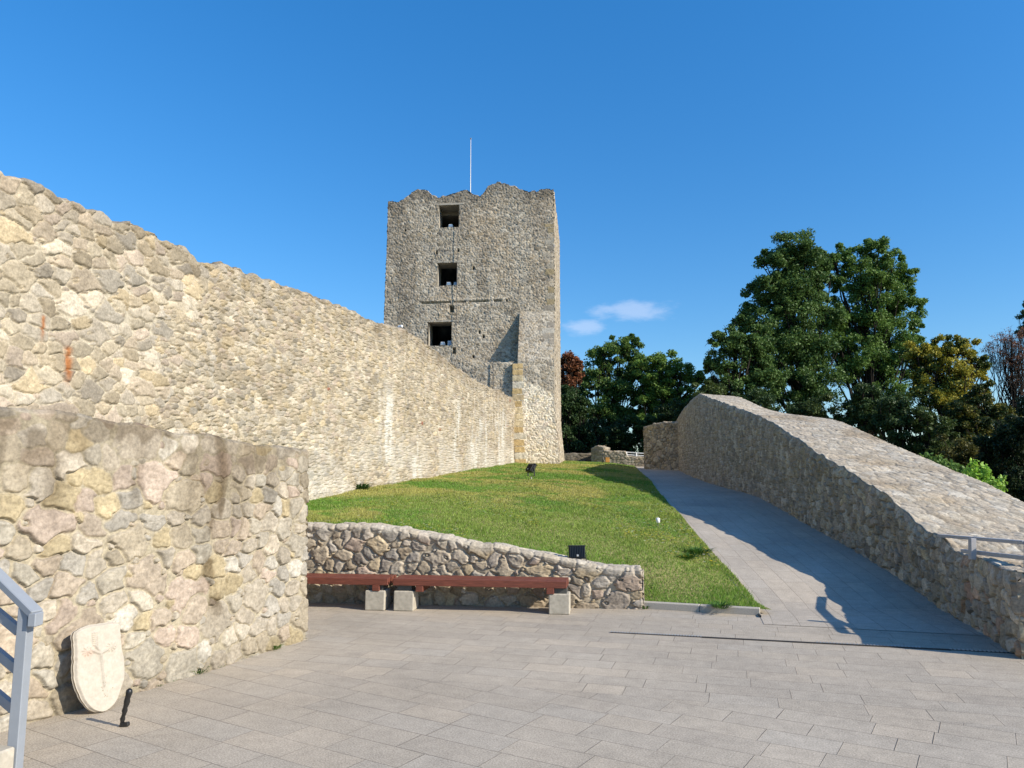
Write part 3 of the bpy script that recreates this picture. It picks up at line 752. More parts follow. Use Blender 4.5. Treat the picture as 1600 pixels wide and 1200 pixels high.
# ------------------------------------------------------------------ tower
TA = R(5.5); TU = Vector((math.cos(TA), -math.sin(TA), 0)); TWd = Vector((math.sin(TA), math.cos(TA), 0))
TFR = at(865.5, 400, 36.0); TFR.z = 0
def tower_xy(px, py):
    """photo point on the tower's front plane -> (u leftwards from the right corner, z)"""
    a = (px - 800) / F; b = (600 - py) / F
    D = Vector((a, CP - b * SP, SP + b * CP)); n = -TWd
    k = (TFR - Vector((0, 0, EYE))).dot(n) / D.dot(n)
    P = Vector((0, 0, EYE)) + D * k
    return -(P - TFR).dot(TU), P.z
def tower():
    L = tower_xy(606, 330)[0]; Dp = 8.3; Zb = 1.7
    e = empty('tower', (TFR.x - 4 * TU.x + 4 * TWd.x, TFR.y - 4 * TU.y + 4 * TWd.y, Zb), 'tall ruined stone keep with three square window holes and a broken top', 'tower')
    org = Vector(e.location)
    TOPL = [(598, 318), (606, 315), (622, 315), (632, 310), (640, 303), (652, 298), (664, 298), (674, 305), (682, 309), (694, 308), (706, 302), (718, 299.5), (730, 299), (738, 306), (750, 308), (757, 300), (764, 291), (776, 285.5), (788, 284.5), (800, 289), (812, 295), (822, 300), (840, 299), (866, 297.5), (880, 297)]
    tu = [tower_xy(*p) for p in TOPL]; tu_u = np.array([p[0] for p in tu])[::-1]; tu_z = np.array([p[1] for p in tu])[::-1]
    def topz(u): return np.interp(u, tu_u, tu_z) + (vn(u * 3.1, u * 0, 201) - .5) * .12 + (hsh(np.floor(u / .19 + .4 * vn(u * 2, u * 0, 204)), np.floor(u * 0), 202) - .5) * .09
    Zmax = 16.8
    wins = []
    for x0, y0, x1, y1 in ((686, 321, 717, 355), (684, 411, 715, 446), (670, 503.5, 707, 540)):
        ua, za = tower_xy(x0, y0); ub, zb = tower_xy(x1, y1); wins.append((ub, ua, zb, za))
    pu, _ = tower_xy(812, 520); zt = tower_xy(812, 487)[1]; zl = tower_xy(800, 570)[1]
    gl, gz = tower_xy(660, 473.5); gr, gz2 = tower_xy(793, 469.5)
    holes = [tower_xy(*p) + (s_,) for p, s_ in (((707, 483), .15), ((740, 419), .07), ((682.5, 395), .07), ((716, 391), .07), ((750, 519), .09), ((756, 526), .08), ((711, 548), .14), ((741, 557), .07), ((633, 360), .06))]
    def prot(u, z):
        p = np.zeros_like(u)
        pier = (u < pu + .24 * (z < zl - .1))
        bt = 1.15 * sst(0, 1, (zt - z) / (zt - zl) * .5) * 2
        bt = 1.15 * np.clip((zt - z) / (zt - zl), 0, 1) + .28 * np.clip((zl - z) / 4.0, 0, 1.6)
        p = np.where(pier, bt, p)
        stub = (u >= pu + .24 * (z < zl - .1)) & (u < pu + 5.6) & (z < zl + (vn(u * 3, u * 0, 203) - .5) * .05)
        p = np.where(stub, 1.02, p)
        gzz = np.interp(u, [gr, gl], [gz2, gz])
        g = (u > gr) & (u < gl) & (np.abs(z - gzz) < .04) & (vn(u * 4, u * 0, 207) > .2); p = np.where(g, -.14, p)
        lip = (u > gr) & (u < gl) & (z > gzz + .045) & (z < gzz + .15); p = np.where(lip, .015, p)
        for hu, hz, s_ in holes: p = np.where((np.abs(u - hu) < s_ * .6) & (np.abs(z - hz) < s_), -.45, p)
        return p
    def weather(c, s, t, u, z):
        pu2 = pu
        # patches of different building campaigns
        n = fbm(s * .35, t * .35, 211, 4); c = c * (.86 + .3 * n)[..., None]
        dk = sst(.52, .72, fbm(s * 1.1, t * .35, 212, 4)) * .4; c = c * (1 - dk[..., None] * np.array((.55, .58, .6)))
        cr = sst(1.0, 0, topz(u) - z + (fbm(s * 2, t * 1, 213, 3) - .5)) * .35; c = c * (1 - cr[..., None])
        rd = sst(.6, .75, fbm(s * .6, t * .6, 214, 3)) * .3; c = lerp(c, c * np.array((1.12, .98, .82)), rd[..., None])
        return c
    gpal = np.array([(.42, .355, .265), (.50, .43, .33), (.33, .275, .20), (.55, .475, .37), (.45, .375, .27), (.38, .345, .285), (.47, .38, .26), (.28, .24, .19), (.60, .53, .42)])
    def fn_front(s, t, P):
        u = s; z = t
        h, m, r, ee = stones(s, t, .092, 1.6, 221, bigp=.05, gap=.13, warp=.2)
        c = stone_color(m, r, s, t, 221, mortar=(.66, .585, .47), var=.44, pal=gpal, gain=1.17, sat=1.0)
        c = weather(c, s, t, u, z)
        # newer pale stone at the pier foot, its stronger sunlight also in the colour
        edge = 1.0 * sst(0, 1, 1); new = sst(-.15, .15, (tower_zn - .55 * (pu - u)) - z + (fbm(s * 3, t * 3, 215, 3) - .5) * .5) * (u < pu)
        cn = stone_color(m, r, s, t, 222, mortar=(.80, .72, .57), var=.4)
        c = lerp(c, cn * 1.9, new[..., None])
        # dressed quoins
        bz = np.floor(z / .30); q = hsh(bz, bz * 0, 5); q2 = hsh(bz, bz * 0, 6)
        qp = np.array([(.46, .40, .30), (.42, .33, .19), (.36, .31, .24), (.50, .45, .36)])[(q * 3.99).astype(int)]
        j = (np.abs(z / .30 - np.round(z / .30)) > .06)
        wq = .30 + .16 * q2
        wq = wq * (.7 + .6 * hsh(bz, bz * 0, 8)); qm = (u < wq) & (z > tower_xy(860, 545)[1]) & (z < tower_xy(860, 350)[1]) & (q > .12) & j
        c = np.where(qm[..., None] & (hsh(bz, bz * 0, 9) > .35)[..., None], qp * (.6 + .7 * fbm(s * 9, t * 9, 216, 3))[..., None] * .85, c)
        ql = (u < pu + .24) & (u > pu - .22 - .12 * q2) & (z < zl - .1) & j
        qp2 = np.array([(.50, .36, .17), (.54, .44, .27), (.46, .35, .20), (.56, .50, .38)])[(q2 * 3.99).astype(int)]
        c = np.where(ql[..., None], qp2 * (.6 + .7 * fbm(s * 9, t * 9, 217, 3))[..., None], c)
        qf = (qm | ql)
        disp = np.where(qf, .02 + (fbm(s * 10, t * 10, 218, 3) - .5) * .02, h * .032) + (fbm(s * .8, t * .8, 219, 3) - .5) * .06
        return disp, c
    tower_zn = tower_xy(866, 592)[1]
    nu, nv = 300, 470
    # columns; double ones where the face steps
    us = np.unique(np.concatenate([np.linspace(0, L, nu), [pu - .004, pu + .004, pu + .236, pu + .244]] + [[a - .003, a + .003, b - .003, b + .003] for a, b, _, _ in wins]))
    zs = np.unique(np.concatenate([np.linspace(Zb, Zmax, nv), [zl - .004, zl + .004]] + [[a - .003, a + .003, b - .003, b + .003] for _, _, a, b in wins]))
    U, Z = np.meshgrid(us, zs, indexing='ij')
    tz = topz(U); Zc = np.minimum(Z, tz)
    pr = prot(U, Z)
    flare = .22 * sst(5.0, 1.8, Zc); lean = (13.5 - Zc).clip(0, 20) * .018
    Ux = U + lerp(-flare - .003 * (14 - Zc), lean, U / L)
    P = np.stack([TFR.x - TU.x * Ux - TWd.x * (pr + 0), TFR.y - TU.y * Ux - TWd.y * pr, Zc], -1)
    Nn = np.zeros_like(P); Nn[..., 0] = -TWd.x; Nn[..., 1] = -TWd.y
    keep = (Z[:-1, :-1] < tz[:-1, :-1]) & (Z[1:, :-1] < tz[1:, :-1] + .2)
    uc = (us[:-1] + us[1:])[:, None] / 2; zc = (zs[:-1] + zs[1:])[None, :] / 2
    for a, b, c_, d in wins: keep &= ~((uc > a) & (uc < b) & (zc > c_) & (zc < d))
    patches = [(P, Nn, U, Z, fn_front, keep)]
    # other three faces
    def face(p0, du, wdt, n_, nm, top, seed, n1=170, n2=300, detail=True):
        q = np.linspace(0, wdt, n1); z_ = np.linspace(Zb, Zmax, n2); Q, Z2 = np.meshgrid(q, z_, indexing='ij')
        tz2 = top(Q); Z3 = np.minimum(Z2, tz2)
        fl = .22 * sst(5.0, 1.8, Z3)
        Pp = np.stack([p0.x + du.x * Q + n_.x * fl, p0.y + du.y * Q + n_.y * fl, Z3], -1)
        Nf = np.zeros_like(Pp); Nf[..., 0] = n_.x; Nf[..., 1] = n_.y
        def fn(s, t, PP):
            h, m, r, ee = stones(s, t, .12, 1.5, seed, bigp=.05, gap=.13)
            c = stone_color(m, r, s, t, seed, mortar=(.52, .47, .38), var=.5, pal=gpal * 1.05)
            low = sst(tower_zn + .3, tower_zn - .3, t); c = lerp(c, c * 1.15, low[..., None])
            return h * .055, c.clip(0, .8)
        kp = (Z2[:-1, :-1] < tz2[:-1, :-1])
        return (Pp, Nf, Q, Z2, fn, kp)
    front_l = TFR - TU * L
    patches.append(face(TFR, TWd, Dp, TU, 'r', lambda q: topz(0 * q) + (vn(q * 2, q * 0, 231) - .5) * .3 + .0, 241))
    patches.append(face(TFR + TWd * Dp, -TU, L, TWd, 'b', lambda q: 15.1 + (vn(q, q * 0, 232) - .5) * .5, 242, 60, 90))
    lm = (13.5 - 0) * 0
    fp = face(front_l, TWd, Dp, -TU, 'l', lambda q: topz(0 * q + L) + (vn(q * 2, q * 0, 233) - .5) * .3, 243, 90, 160)
    lean2 = (13.5 - fp[0][..., 2]).clip(0, 20) * .018; fp[0][..., 0] -= TU.x * (lean2 - .0); fp[0][..., 1] -= TU.y * (lean2 - .0)
    patches.append(fp)
    # side of the pier, right: closes the protruding foot
    q = np.linspace(0, 1, 40); z_ = np.linspace(Zb, zt, 160); Q, Z2 = np.meshgrid(q, z_, indexing='ij')
    prr = 1.15 * np.clip((zt - Z2) / (zt - zl), 0, 1) + .28 * np.clip((zl - Z2) / 4.0, 0, 1.6)
    fl = .22 * sst(5.0, 1.8, Z2)
    Pp = np.stack([TFR.x + TU.x * fl - TWd.x * prr * Q, TFR.y + TU.y * fl - TWd.y * prr * Q, Z2], -1); Nf = np.zeros_like(Pp); Nf[..., 0] = TU.x; Nf[..., 1] = TU.y
    def fn_s(s, t, PP):
        h, m, r, ee = stones(s, t, .12, 1.5, 251, gap=.13); return h * .03, stone_color(m, r, s, t, 251, mortar=(.58, .52, .42), var=.4)
    patches.append((Pp, Nf, prr * Q, Z2, fn_s))
    # wall thickness on the inner side and added roof slab
    T = 1.25
    def inner(p0, du, wdt, n_, top, seed):
        q = np.linspace(0, wdt, 40); z_ = np.linspace(Zb, Zmax, 60); Q, Z2 = np.meshgrid(q, z_, indexing='ij'); tz2 = top(Q); Z3 = np.minimum(Z2, tz2)
        Pp = np.stack([p0.x + du.x * Q, p0.y + du.y * Q, Z3], -1); Nf = np.zeros_like(Pp); Nf[..., 0] = n_.x; Nf[..., 1] = n_.y
        def fn(s, t, PP):
            h, m, r, ee = stones(s, t, .12, 1.5, seed); return h * .02, stone_color(m, r, s, t, seed, pal=gpal)
        kp = (Z2[:-1, :-1] < tz2[:-1, :-1])
        uq = (Q[:-1, :-1] + Q[1:, 1:]) / 2; zq = (Z2[:-1, :-1] + Z2[1:, 1:]) / 2
        if seed == 261:
            for a, b, c_, d in wins: kp = kp & ~((uq + T > a - .25) & (uq + T < b + .25) & (zq > c_ - .1) & (zq < d + .1))
        return (Pp, Nf, Q, Z2, fn, kp)
    ip = TFR - TU * T + TWd * T
    patches.append(inner(ip, -TU, L - 2 * T, TWd, lambda q: topz(q + T), 261))
    patches.append(inner(ip, TWd, Dp - 2 * T, -TU, lambda q: topz(0 * q), 262))
    patches.append(inner(ip + TWd * (Dp - 2 * T), -TU, L - 2 * T, -TWd, lambda q: 15.1 + 0 * q, 263))
    patches.append(inner(ip - TU * (L - 2 * T), TWd, Dp - 2 * T, TU, lambda q: topz(0 * q + L), 264))
    # broken crest of the front wall, front to back
    uq = np.linspace(0, L, 240); wq = np.linspace(0, T, 20); Q, Wq = np.meshgrid(uq, wq, indexing='ij')
    hh = topz(Q); dm = np.sin(np.pi * Wq / T) * .12 + (fbm(Q * 2, Wq * 2, 265, 3) - .5) * .2 * np.sin(np.pi * Wq / T)
    lean = (13.5 - hh).clip(0, 20) * .018; Ux = Q + lerp(0 * Q, lean, Q / L)
    Pp = np.stack([TFR.x - TU.x * Ux + TWd.x * Wq, TFR.y - TU.y * Ux + TWd.y * Wq, hh + dm], -1); Nf = np.zeros_like(Pp); Nf[..., 2] = 1
    def fn_t(s, t, PP):
        h, m, r, ee = stones(s, t, .12, 1.5, 266); return h * .05, stone_color(m, r, s, t, 266, pal=gpal)
    patches.append((Pp, Nf, Q, Wq, fn_t))
    for off_, u0, du_ in ((0, TFR - TU * T, TU), (1, TFR - TU * L, TU)):
        q1 = np.linspace(0, Dp, 60); w1 = np.linspace(0, T, 12); Q1, W1 = np.meshgrid(q1, w1, indexing='ij')
        hz = topz(0 * Q1 + (0 if off_ == 0 else L)) - .02 + (fbm(Q1 * 1.5, W1 * 1.5, 267, 3) - .5) * .15
        Pp = np.stack([u0.x + TWd.x * Q1 + TU.x * W1, u0.y + TWd.y * Q1 + TU.y * W1, hz], -1); Nf = np.zeros_like(Pp); Nf[..., 2] = 1
        patches.append((Pp, Nf, Q1, W1, fn_t))
    for pch in patches: pch[0][...] -= np.array(org)
    masonry('wall', patches, M_STONE_FAR, (0, 0, 0), parent=e)
    # deck added unseen under the broken crest to keep the rooms dark
    def loc(u, w_, z): return TFR - TU * u + TWd * w_ + Vector((0, 0, z)) - org
    m = MB()
    c0 = loc(L / 2, Dp / 2, 15.1)
    m.box(c0, (L - 2 * T + .2, Dp - 2 * T + .2, .2), Matrix.Rotation(-TA, 3, 'Z')); m.build('blackout_deck', M_CONC, e)
    # window reveals, splayed
    for i, (a, b, c_, d) in enumerate(wins):
        V = []; sp = .22
        n = 16
        rings = []
        for k in range(2):
            w_ = 0.0 if k == 0 else T + .02; ex = 0 if k == 0 else sp
            pf = 0
            rings.append([loc(a - ex * .3, w_ - (.0 if k else 0), c_), loc(b + ex * .3, w_, c_), loc(b + ex * .3, w_, d + ex * .2), loc(a - ex * .3, w_, d + ex * .2)])
        Vv = []; Ff = []; Cc = []
        for sidx in range(4):
            p00, p01 = rings[0][sidx], rings[0][(sidx + 1) % 4]; p10, p11 = rings[1][sidx], rings[1][(sidx + 1) % 4]
            g = np.linspace(0, 1, n); Gu, Gv = np.meshgrid(g, g, indexing='ij')
            P_ = (np.array(p00)[None, None] * ((1 - Gu) * (1 - Gv))[..., None] + np.array(p01)[None, None] * (Gu * (1 - Gv))[..., None] + np.array(p10)[None, None] * ((1 - Gu) * Gv)[..., None] + np.array(p11)[None, None] * (Gu * Gv)[..., None])
            cc = np.array((.42, .38, .31)) * (.65 + .6 * fbm(Gu * 5 + sidx * 9 + i * 3, Gv * 6, 271, 3))[..., None]
            base = len(Vv) * n * n
            Vv.append(P_.reshape(-1, 3)); Cc.append(cc.reshape(-1, 3)); Ff.append(grid_faces(n, n, base))
        o = mesh_obj('window_reveal', np.concatenate(Vv), np.concatenate(Ff), M_STONE_FAR, e, (0, 0, 0), col=np.concatenate(Cc))
        # concrete-like lintel
        m = MB(); cpt = loc((a + b) / 2, .12, d + .05); m.box(cpt, (b - a + .5, .28, .10), Matrix.Rotation(-TA, 3, 'Z'), .01); m.build('lintel', M_CONC, e)
    # conductor cable down the face
    pts = []
    for px, py in ((716.5, 356), (715.5, 380), (715, 411), (714.5, 450), (713.5, 480), (713, 520), (713, 568)):
        u, z = tower_xy(px, py); pts.append(loc(u, -.11, z))
    m = MB(); m.tube(pts, .013, 6); m.build('cable', M_DGREY, e)
    pts = [loc(tower_xy(775, 571)[0], -1.12, z) for z in (zl - .02, zl - 1.3)]
    m = MB(); m.tube(pts, .025, 6); m.build('cable', M_DGREY, e)
    # lamps on the window sills (things of their own)
    spots = [((703, 353), 0), ((700, 444.5), 1), ((711.5, 444.5), 1), ((690.5, 538), 2), ((702, 538), 2)]
    names = ['small pale floodlight on the sill of the topmost tower window', 'left small pale floodlight on the sill of the middle tower window', 'right small pale floodlight on the sill of the middle tower window', 'left small pale floodlight on the sill of the lowest tower window', 'right pale floodlight on the sill of the lowest tower window, reflecting blue sky']
    for k, ((px, py), wi) in enumerate(spots):
        u, _ = tower_xy(px, py); z = wins[wi][2]
        p = TFR - TU * u + TWd * .22; p.z = z
        t_ = empty('sill_floodlight', p, names[k], 'floodlight', 'floodlights on the tower window sills', -TA)
        m = MB(); m.box((0, 0, .15), (.20 if k < 4 else .22, .10, .16 if k < 4 else .26), Matrix.Rotation(R(12), 3, 'X'), .012); m.build('housing', M_WHITE, t_)
        m = MB(); m.box((0, -.062, .15), (.15, .012, .11 if k < 4 else .2), Matrix.Rotation(R(12), 3, 'X'), .002); m.build('lens', M_SKYTINT, t_)
        m = MB(); m.bar((-.12, 0, .0), (-.12, 0, .16), .02, .03, up=(0, 1, 0)); m.bar((.12, 0, 0), (.12, 0, .16), .02, .03, up=(0, 1, 0)); m.bar((-.12, 0, .01), (.12, 0, .01), .03, .02); m.build('bracket', M_GALV, t_)
    # flagpole rising behind the parapet
    p = at(735, 303, 38.5); top = at(734, 218, 38.5)
    fe = empty('flagpole', (p.x, p.y, 14.0), 'thin pale bare flagpole standing on top of the tower', 'flagpole')
    m = MB(); m.tube([(0, 0, 0), (0, 0, (top.z - 14.0) * .55)], [.034, .028], 8); m.tube([(0, 0, (top.z - 14.0) * .55), (0, 0, top.z - 14.0)], [.025, .016], 8); m.build('pole', M_GALV, fe)
    m = MB(); m.tube([(0, 0, top.z - 14.0 + .0), (0, 0, top.z - 14.0 + .05), (0, 0, top.z - 14.0 + .10)], [.02, .05, .012], 8); m.build('finial', M_GALV, fe)
    m = MB(); m.box((0, 0, .06), (.3, .3, .12), bev=.02); m.build('base_plate', M_GALV, fe)
    p = TFR - TU * (L - .15) + TWd * .3; zt_ = float(topz(np.array([L - .15]))[0])
    le = empty('lightning_rod', (p.x, p.y, zt_ - .03), 'tiny dark lightning rod on the top left corner of the tower', 'lightning rod')
    m = MB(); m.tube([(0, 0, 0), (0, 0, .24)], [.022, .010], 6); m.build('spike', M_DGREY, le)
    m = MB(); m.box((0, 0, .02), (.12, .12, .04), bev=.005); m.build('foot', M_DGREY, le)
M_SKYTINT = mat_plain('lens_sky_tint', (.30, .45, .62), .1, amp=.05, spec=.8)  # blue of the reflected sky put into the lens colour
tower()

# small lamp where the long wall meets the tower
def wall_lamp():
    p = at(627, 516, 19.3)
    e = empty('wall_camera', (p.x, p.y, p.z - .1), 'small white camera on the crest of the long wall before the tower', 'camera')
    m = MB(); m.tube([(0, 0, 0), (0, 0, .12), (-.05, -.02, .17)], .013, 6); m.build('bracket', M_DGREY, e)
    m = MB(); m.tube([(-.07, 0, .19), (.03, -.05, .20)], [.035, .035], 10); m.build('housing', M_WHITE, e)
    m = MB(); m.box((-.10, 0, .10), (.08, .06, .06), bev=.008); m.build('junction_box', M_DGREY, e)
wall_lamp()

# ------------------------------------------------------------------ kerbs and drain
def kerbs():
    a = _ka.copy(); b = _kb.copy()
    d = (b - a); L = d.length; ang = math.atan2(d.y, d.x)
    e = empty('lawn_kerb', (a.x, a.y, 0), 'low granite kerb edging the front corner of the lawn', 'kerb', rz=ang)
    n = 2; step = L / n
    for k in range(n):
        m = MB(); m.box((step * (k + .5), .05, .02), (step - .006, .10, .12), bev=.006)
        m.build('kerb_stone', M_GRANITE, e)
    # thin steel edging between lawn and path
    m = MB(); V = []; Fc = []
    ys = np.linspace(8.9, 44, 200); n = len(ys); P = []
    for i, y in enumerate(ys):
        x = float(XL(y)) - .012; z = float(zp(y))
        P += [(x - .012, y, z - .05), (x - .012, y, z + .025), (x + .002, y, z + .025), (x + .002, y, z - .05)]
    Q = []
    for i in range(n - 1):
        for k in range(4):
            k2 = (k + 1) % 4; Q.append((i * 4 + k, i * 4 + k2, (i + 1) * 4 + k2, (i + 1) * 4 + k))
    o = mesh_obj('lawn_edging', np.array(P), Q, M_DGREY, origin=(3, 9, 0)); finish(o, 'thin dark metal edging strip between the lawn and the paved path', 'edging')
    # slot drain across the plaza
    a = at_z(954, 988.5, 0); b = at_z(1590, 1021, 0)
    d = b - a; L = d.length; ang = math.atan2(d.y, d.x)
    e = empty('slot_drain', (a.x, a.y, 0), 'long narrow slot drain set in the paving across the foot of the path', 'drain', rz=ang)
    m = MB(); m.box((L / 2, 0, .0035), (L, .028, .007)); m.build('channel', M_DRAIN, e)
    def comb(x0, x1, st):
        x = x0; m = MB()
        while x < x1: m.box((x, 0, .010), (st * .5, .034, .006)); x += st
        m.build('grating', M_GALV, e)
    comb(0.01, .92, .028); comb(L - .55, L - .02, .035)
    comb(2.0, 2.9, .03)
    m = MB(); m.box((.92 + (L - .55 - .92) / 2, -.024, .006), (L - .55 - .92, .010, .012), bev=.002); m.build('edge_bar', M_DRAIN, e)
kerbs()

# ------------------------------------------------------------------ benches
def make_bench(x1, x0, Yf, label, legs, blocks, x_first):
    """x0..x1 run of the slats along the low wall; local frame follows the wall"""
    ang = math.atan(_ls)
    e = empty('bench', ((x0 + x1) / 2, Yf, 0), label, 'bench', 'red slatted benches along the low wall', ang)
    L = (x1 - x0) / math.cos(ang)
    nS = 5; pitch = .083; dep = nS * pitch
    for k in range(nS):
        m = MB(); ex = random.uniform(-.008, .008)
        m.box((ex, .03 + k * pitch, .340), (L, .058, .080), bev=.005); m.build('slat', M_WOOD, e)
    for lx in legs:
        m = MB(); m.box((lx * L, dep / 2 - .01, .265), (.09, dep - .02, .07), bev=.005); m.build('crossbeam', M_WOOD, e)
    for lx in blocks:
        m = MB(); m.box((lx * L, .135, .1175), (.245, .25, .235), bev=.010); m.box((lx * L, .32, .06), (.2, .10, .12), bev=.01); o = m.build('concrete_block', M_CONC, e)
        m = MB(); m.box((lx * L, .135, .262), (.18, .18, .07), bev=.004); m.build('spacer', M_DGREY, e)
    return e
p = at_z(887, 960, 0); q = at_z(570, 948, 0)
def bench_front(px, zt=.455):
    # solve x where the front face (parallel to the low wall) meets the photo column
    off = .50; lo, hi = -5, 5
    for _ in range(40):
        m_ = (lo + hi) / 2
        if proj(m_, float(low_front(m_)) - off, .3)[0] < px: lo = m_
        else: hi = m_
    return lo
xa, xb, xc = bench_front(886), bench_front(614), bench_front(606)
make_bench(xa, xb, float(low_front((xa + xb) / 2)) - .50, 'longer right-hand red bench with five slats, fully in view against the low wall', (-.345, .405), (-.438, .455), xa)
make_bench(xc, xc - 2.15, float(low_front(xc - 1.07)) - .50, 'left red bench partly hidden behind the foreground wall', (-.4, .43), (-.44, .425), xc)

# ------------------------------------------------------------------ floodlights
def floodlight(pos, rz, tilt, s, label, glass_front=True):
    e = empty('floodlight', pos, label, 'floodlight', 'black floodlights on the lawn', rz)
    Rt = Matrix.Rotation(tilt, 3, 'X'); c = Vector((0, 0, .17 * s))
    m = MB(); m.box(c, (.24 * s, .055 * s, .17 * s), Rt, .008 * s)
    m.box(c + Rt @ Vector((0, 0, .088 * s)), (.26 * s, .075 * s, .014 * s), Rt, .003 * s)
    m.box(c + Rt @ Vector((0, 0, -.088 * s)), (.26 * s, .075 * s, .012 * s), Rt, .003 * s); m.build('housing', M_BLACK, e)
    m = MB(); m.box(c + Rt @ Vector((0, .034 * s, 0)), (.20 * s, .006 * s, .13 * s), Rt, .001); m.build('glass', M_GLASS, e)
    m = MB()
    for k in range(9): m.box(c + Rt @ Vector(((-.10 + .025 * k) * s, -.04 * s, 0)), (.006 * s, .028 * s, .15 * s), Rt)
    m.build('cooling_fins', M_BLACK, e)
    m = MB()
    for sx in (-1, 1): m.bar((sx * .135 * s, 0, .0), (sx * .135 * s, 0, .17 * s), .008 * s, .028 * s, up=(0, 1, 0), bev=.001)
    m.bar((-.139 * s, 0, .005), (.139 * s, 0, .005), .03 * s, .008 * s, bev=.001); m.build('bracket', M_BLACK, e)
    m = MB(); m.box(c + Rt @ Vector((0, -.05 * s, -.055 * s)), (.03 * s, .03 * s, .03 * s), Rt, .004); m.build('cable_gland', M_GALV, e)
    return e
p = at(901.5, 880, 9.4); p = at(901.5, 880, float(low_front(p.x)) + .12)
floodlight((p.x, p.y, p.z - .01), R(4), R(-12), .86, 'black floodlight standing on the low wall behind the right bench')
p = at(830, 738, 21.5); p.z = float(lawn_z(p.x, p.y))
e = floodlight((p.x, p.y, p.z + .10), R(-62), R(-32), 1.35, 'black floodlight on a short stake in the lawn in front of the tower')
m = MB(); m.tube([(0, 0, -.16), (0, 0, .01)], .02, 6); m.build('stake', M_GALV, e)

# small white cap on a thin stem in the lawn
p = at(1028, 815, 13.6); p.z = float(lawn_z(p.x, p.y))
e = empty('white_marker', p, 'small white cap on a thin stem in the grass near the path', 'marker')
m = MB(); m.tube([(0, 0, 0), (0, 0, .10)], .008, 6); m.build('stem', M_DGREY, e)
m = MB(); m.tube([(0, 0, .07), (0, 0, .085), (0, 0, .15), (0, 0, .165)], [.02, .035, .038, .018], 10); m.build('cap', M_WHITE, e, smooth=True)

# crumpled paper under the bench
p = at_z(566, 938, 0)
V = []; rr = random.Random(5)
import bmesh
bm = bmesh.new(); bmesh.ops.create_icosphere(bm, subdivisions=2, radius=.035)
for v in bm.verts: v.co *= rr.uniform(.6, 1.25); v.co.z = v.co.z * .8 + .026
me = bpy.data.meshes.new('crumpled_paper'); bm.to_mesh(me); bm.free(); me.materials.append(M_WHITE)
o = bpy.data.objects.new('crumpled_paper', me); COL.objects.link(o); o.location = (p.x, p.y, .0)
finish(o, 'small crumpled white paper on the paving under the left bench', 'paper')

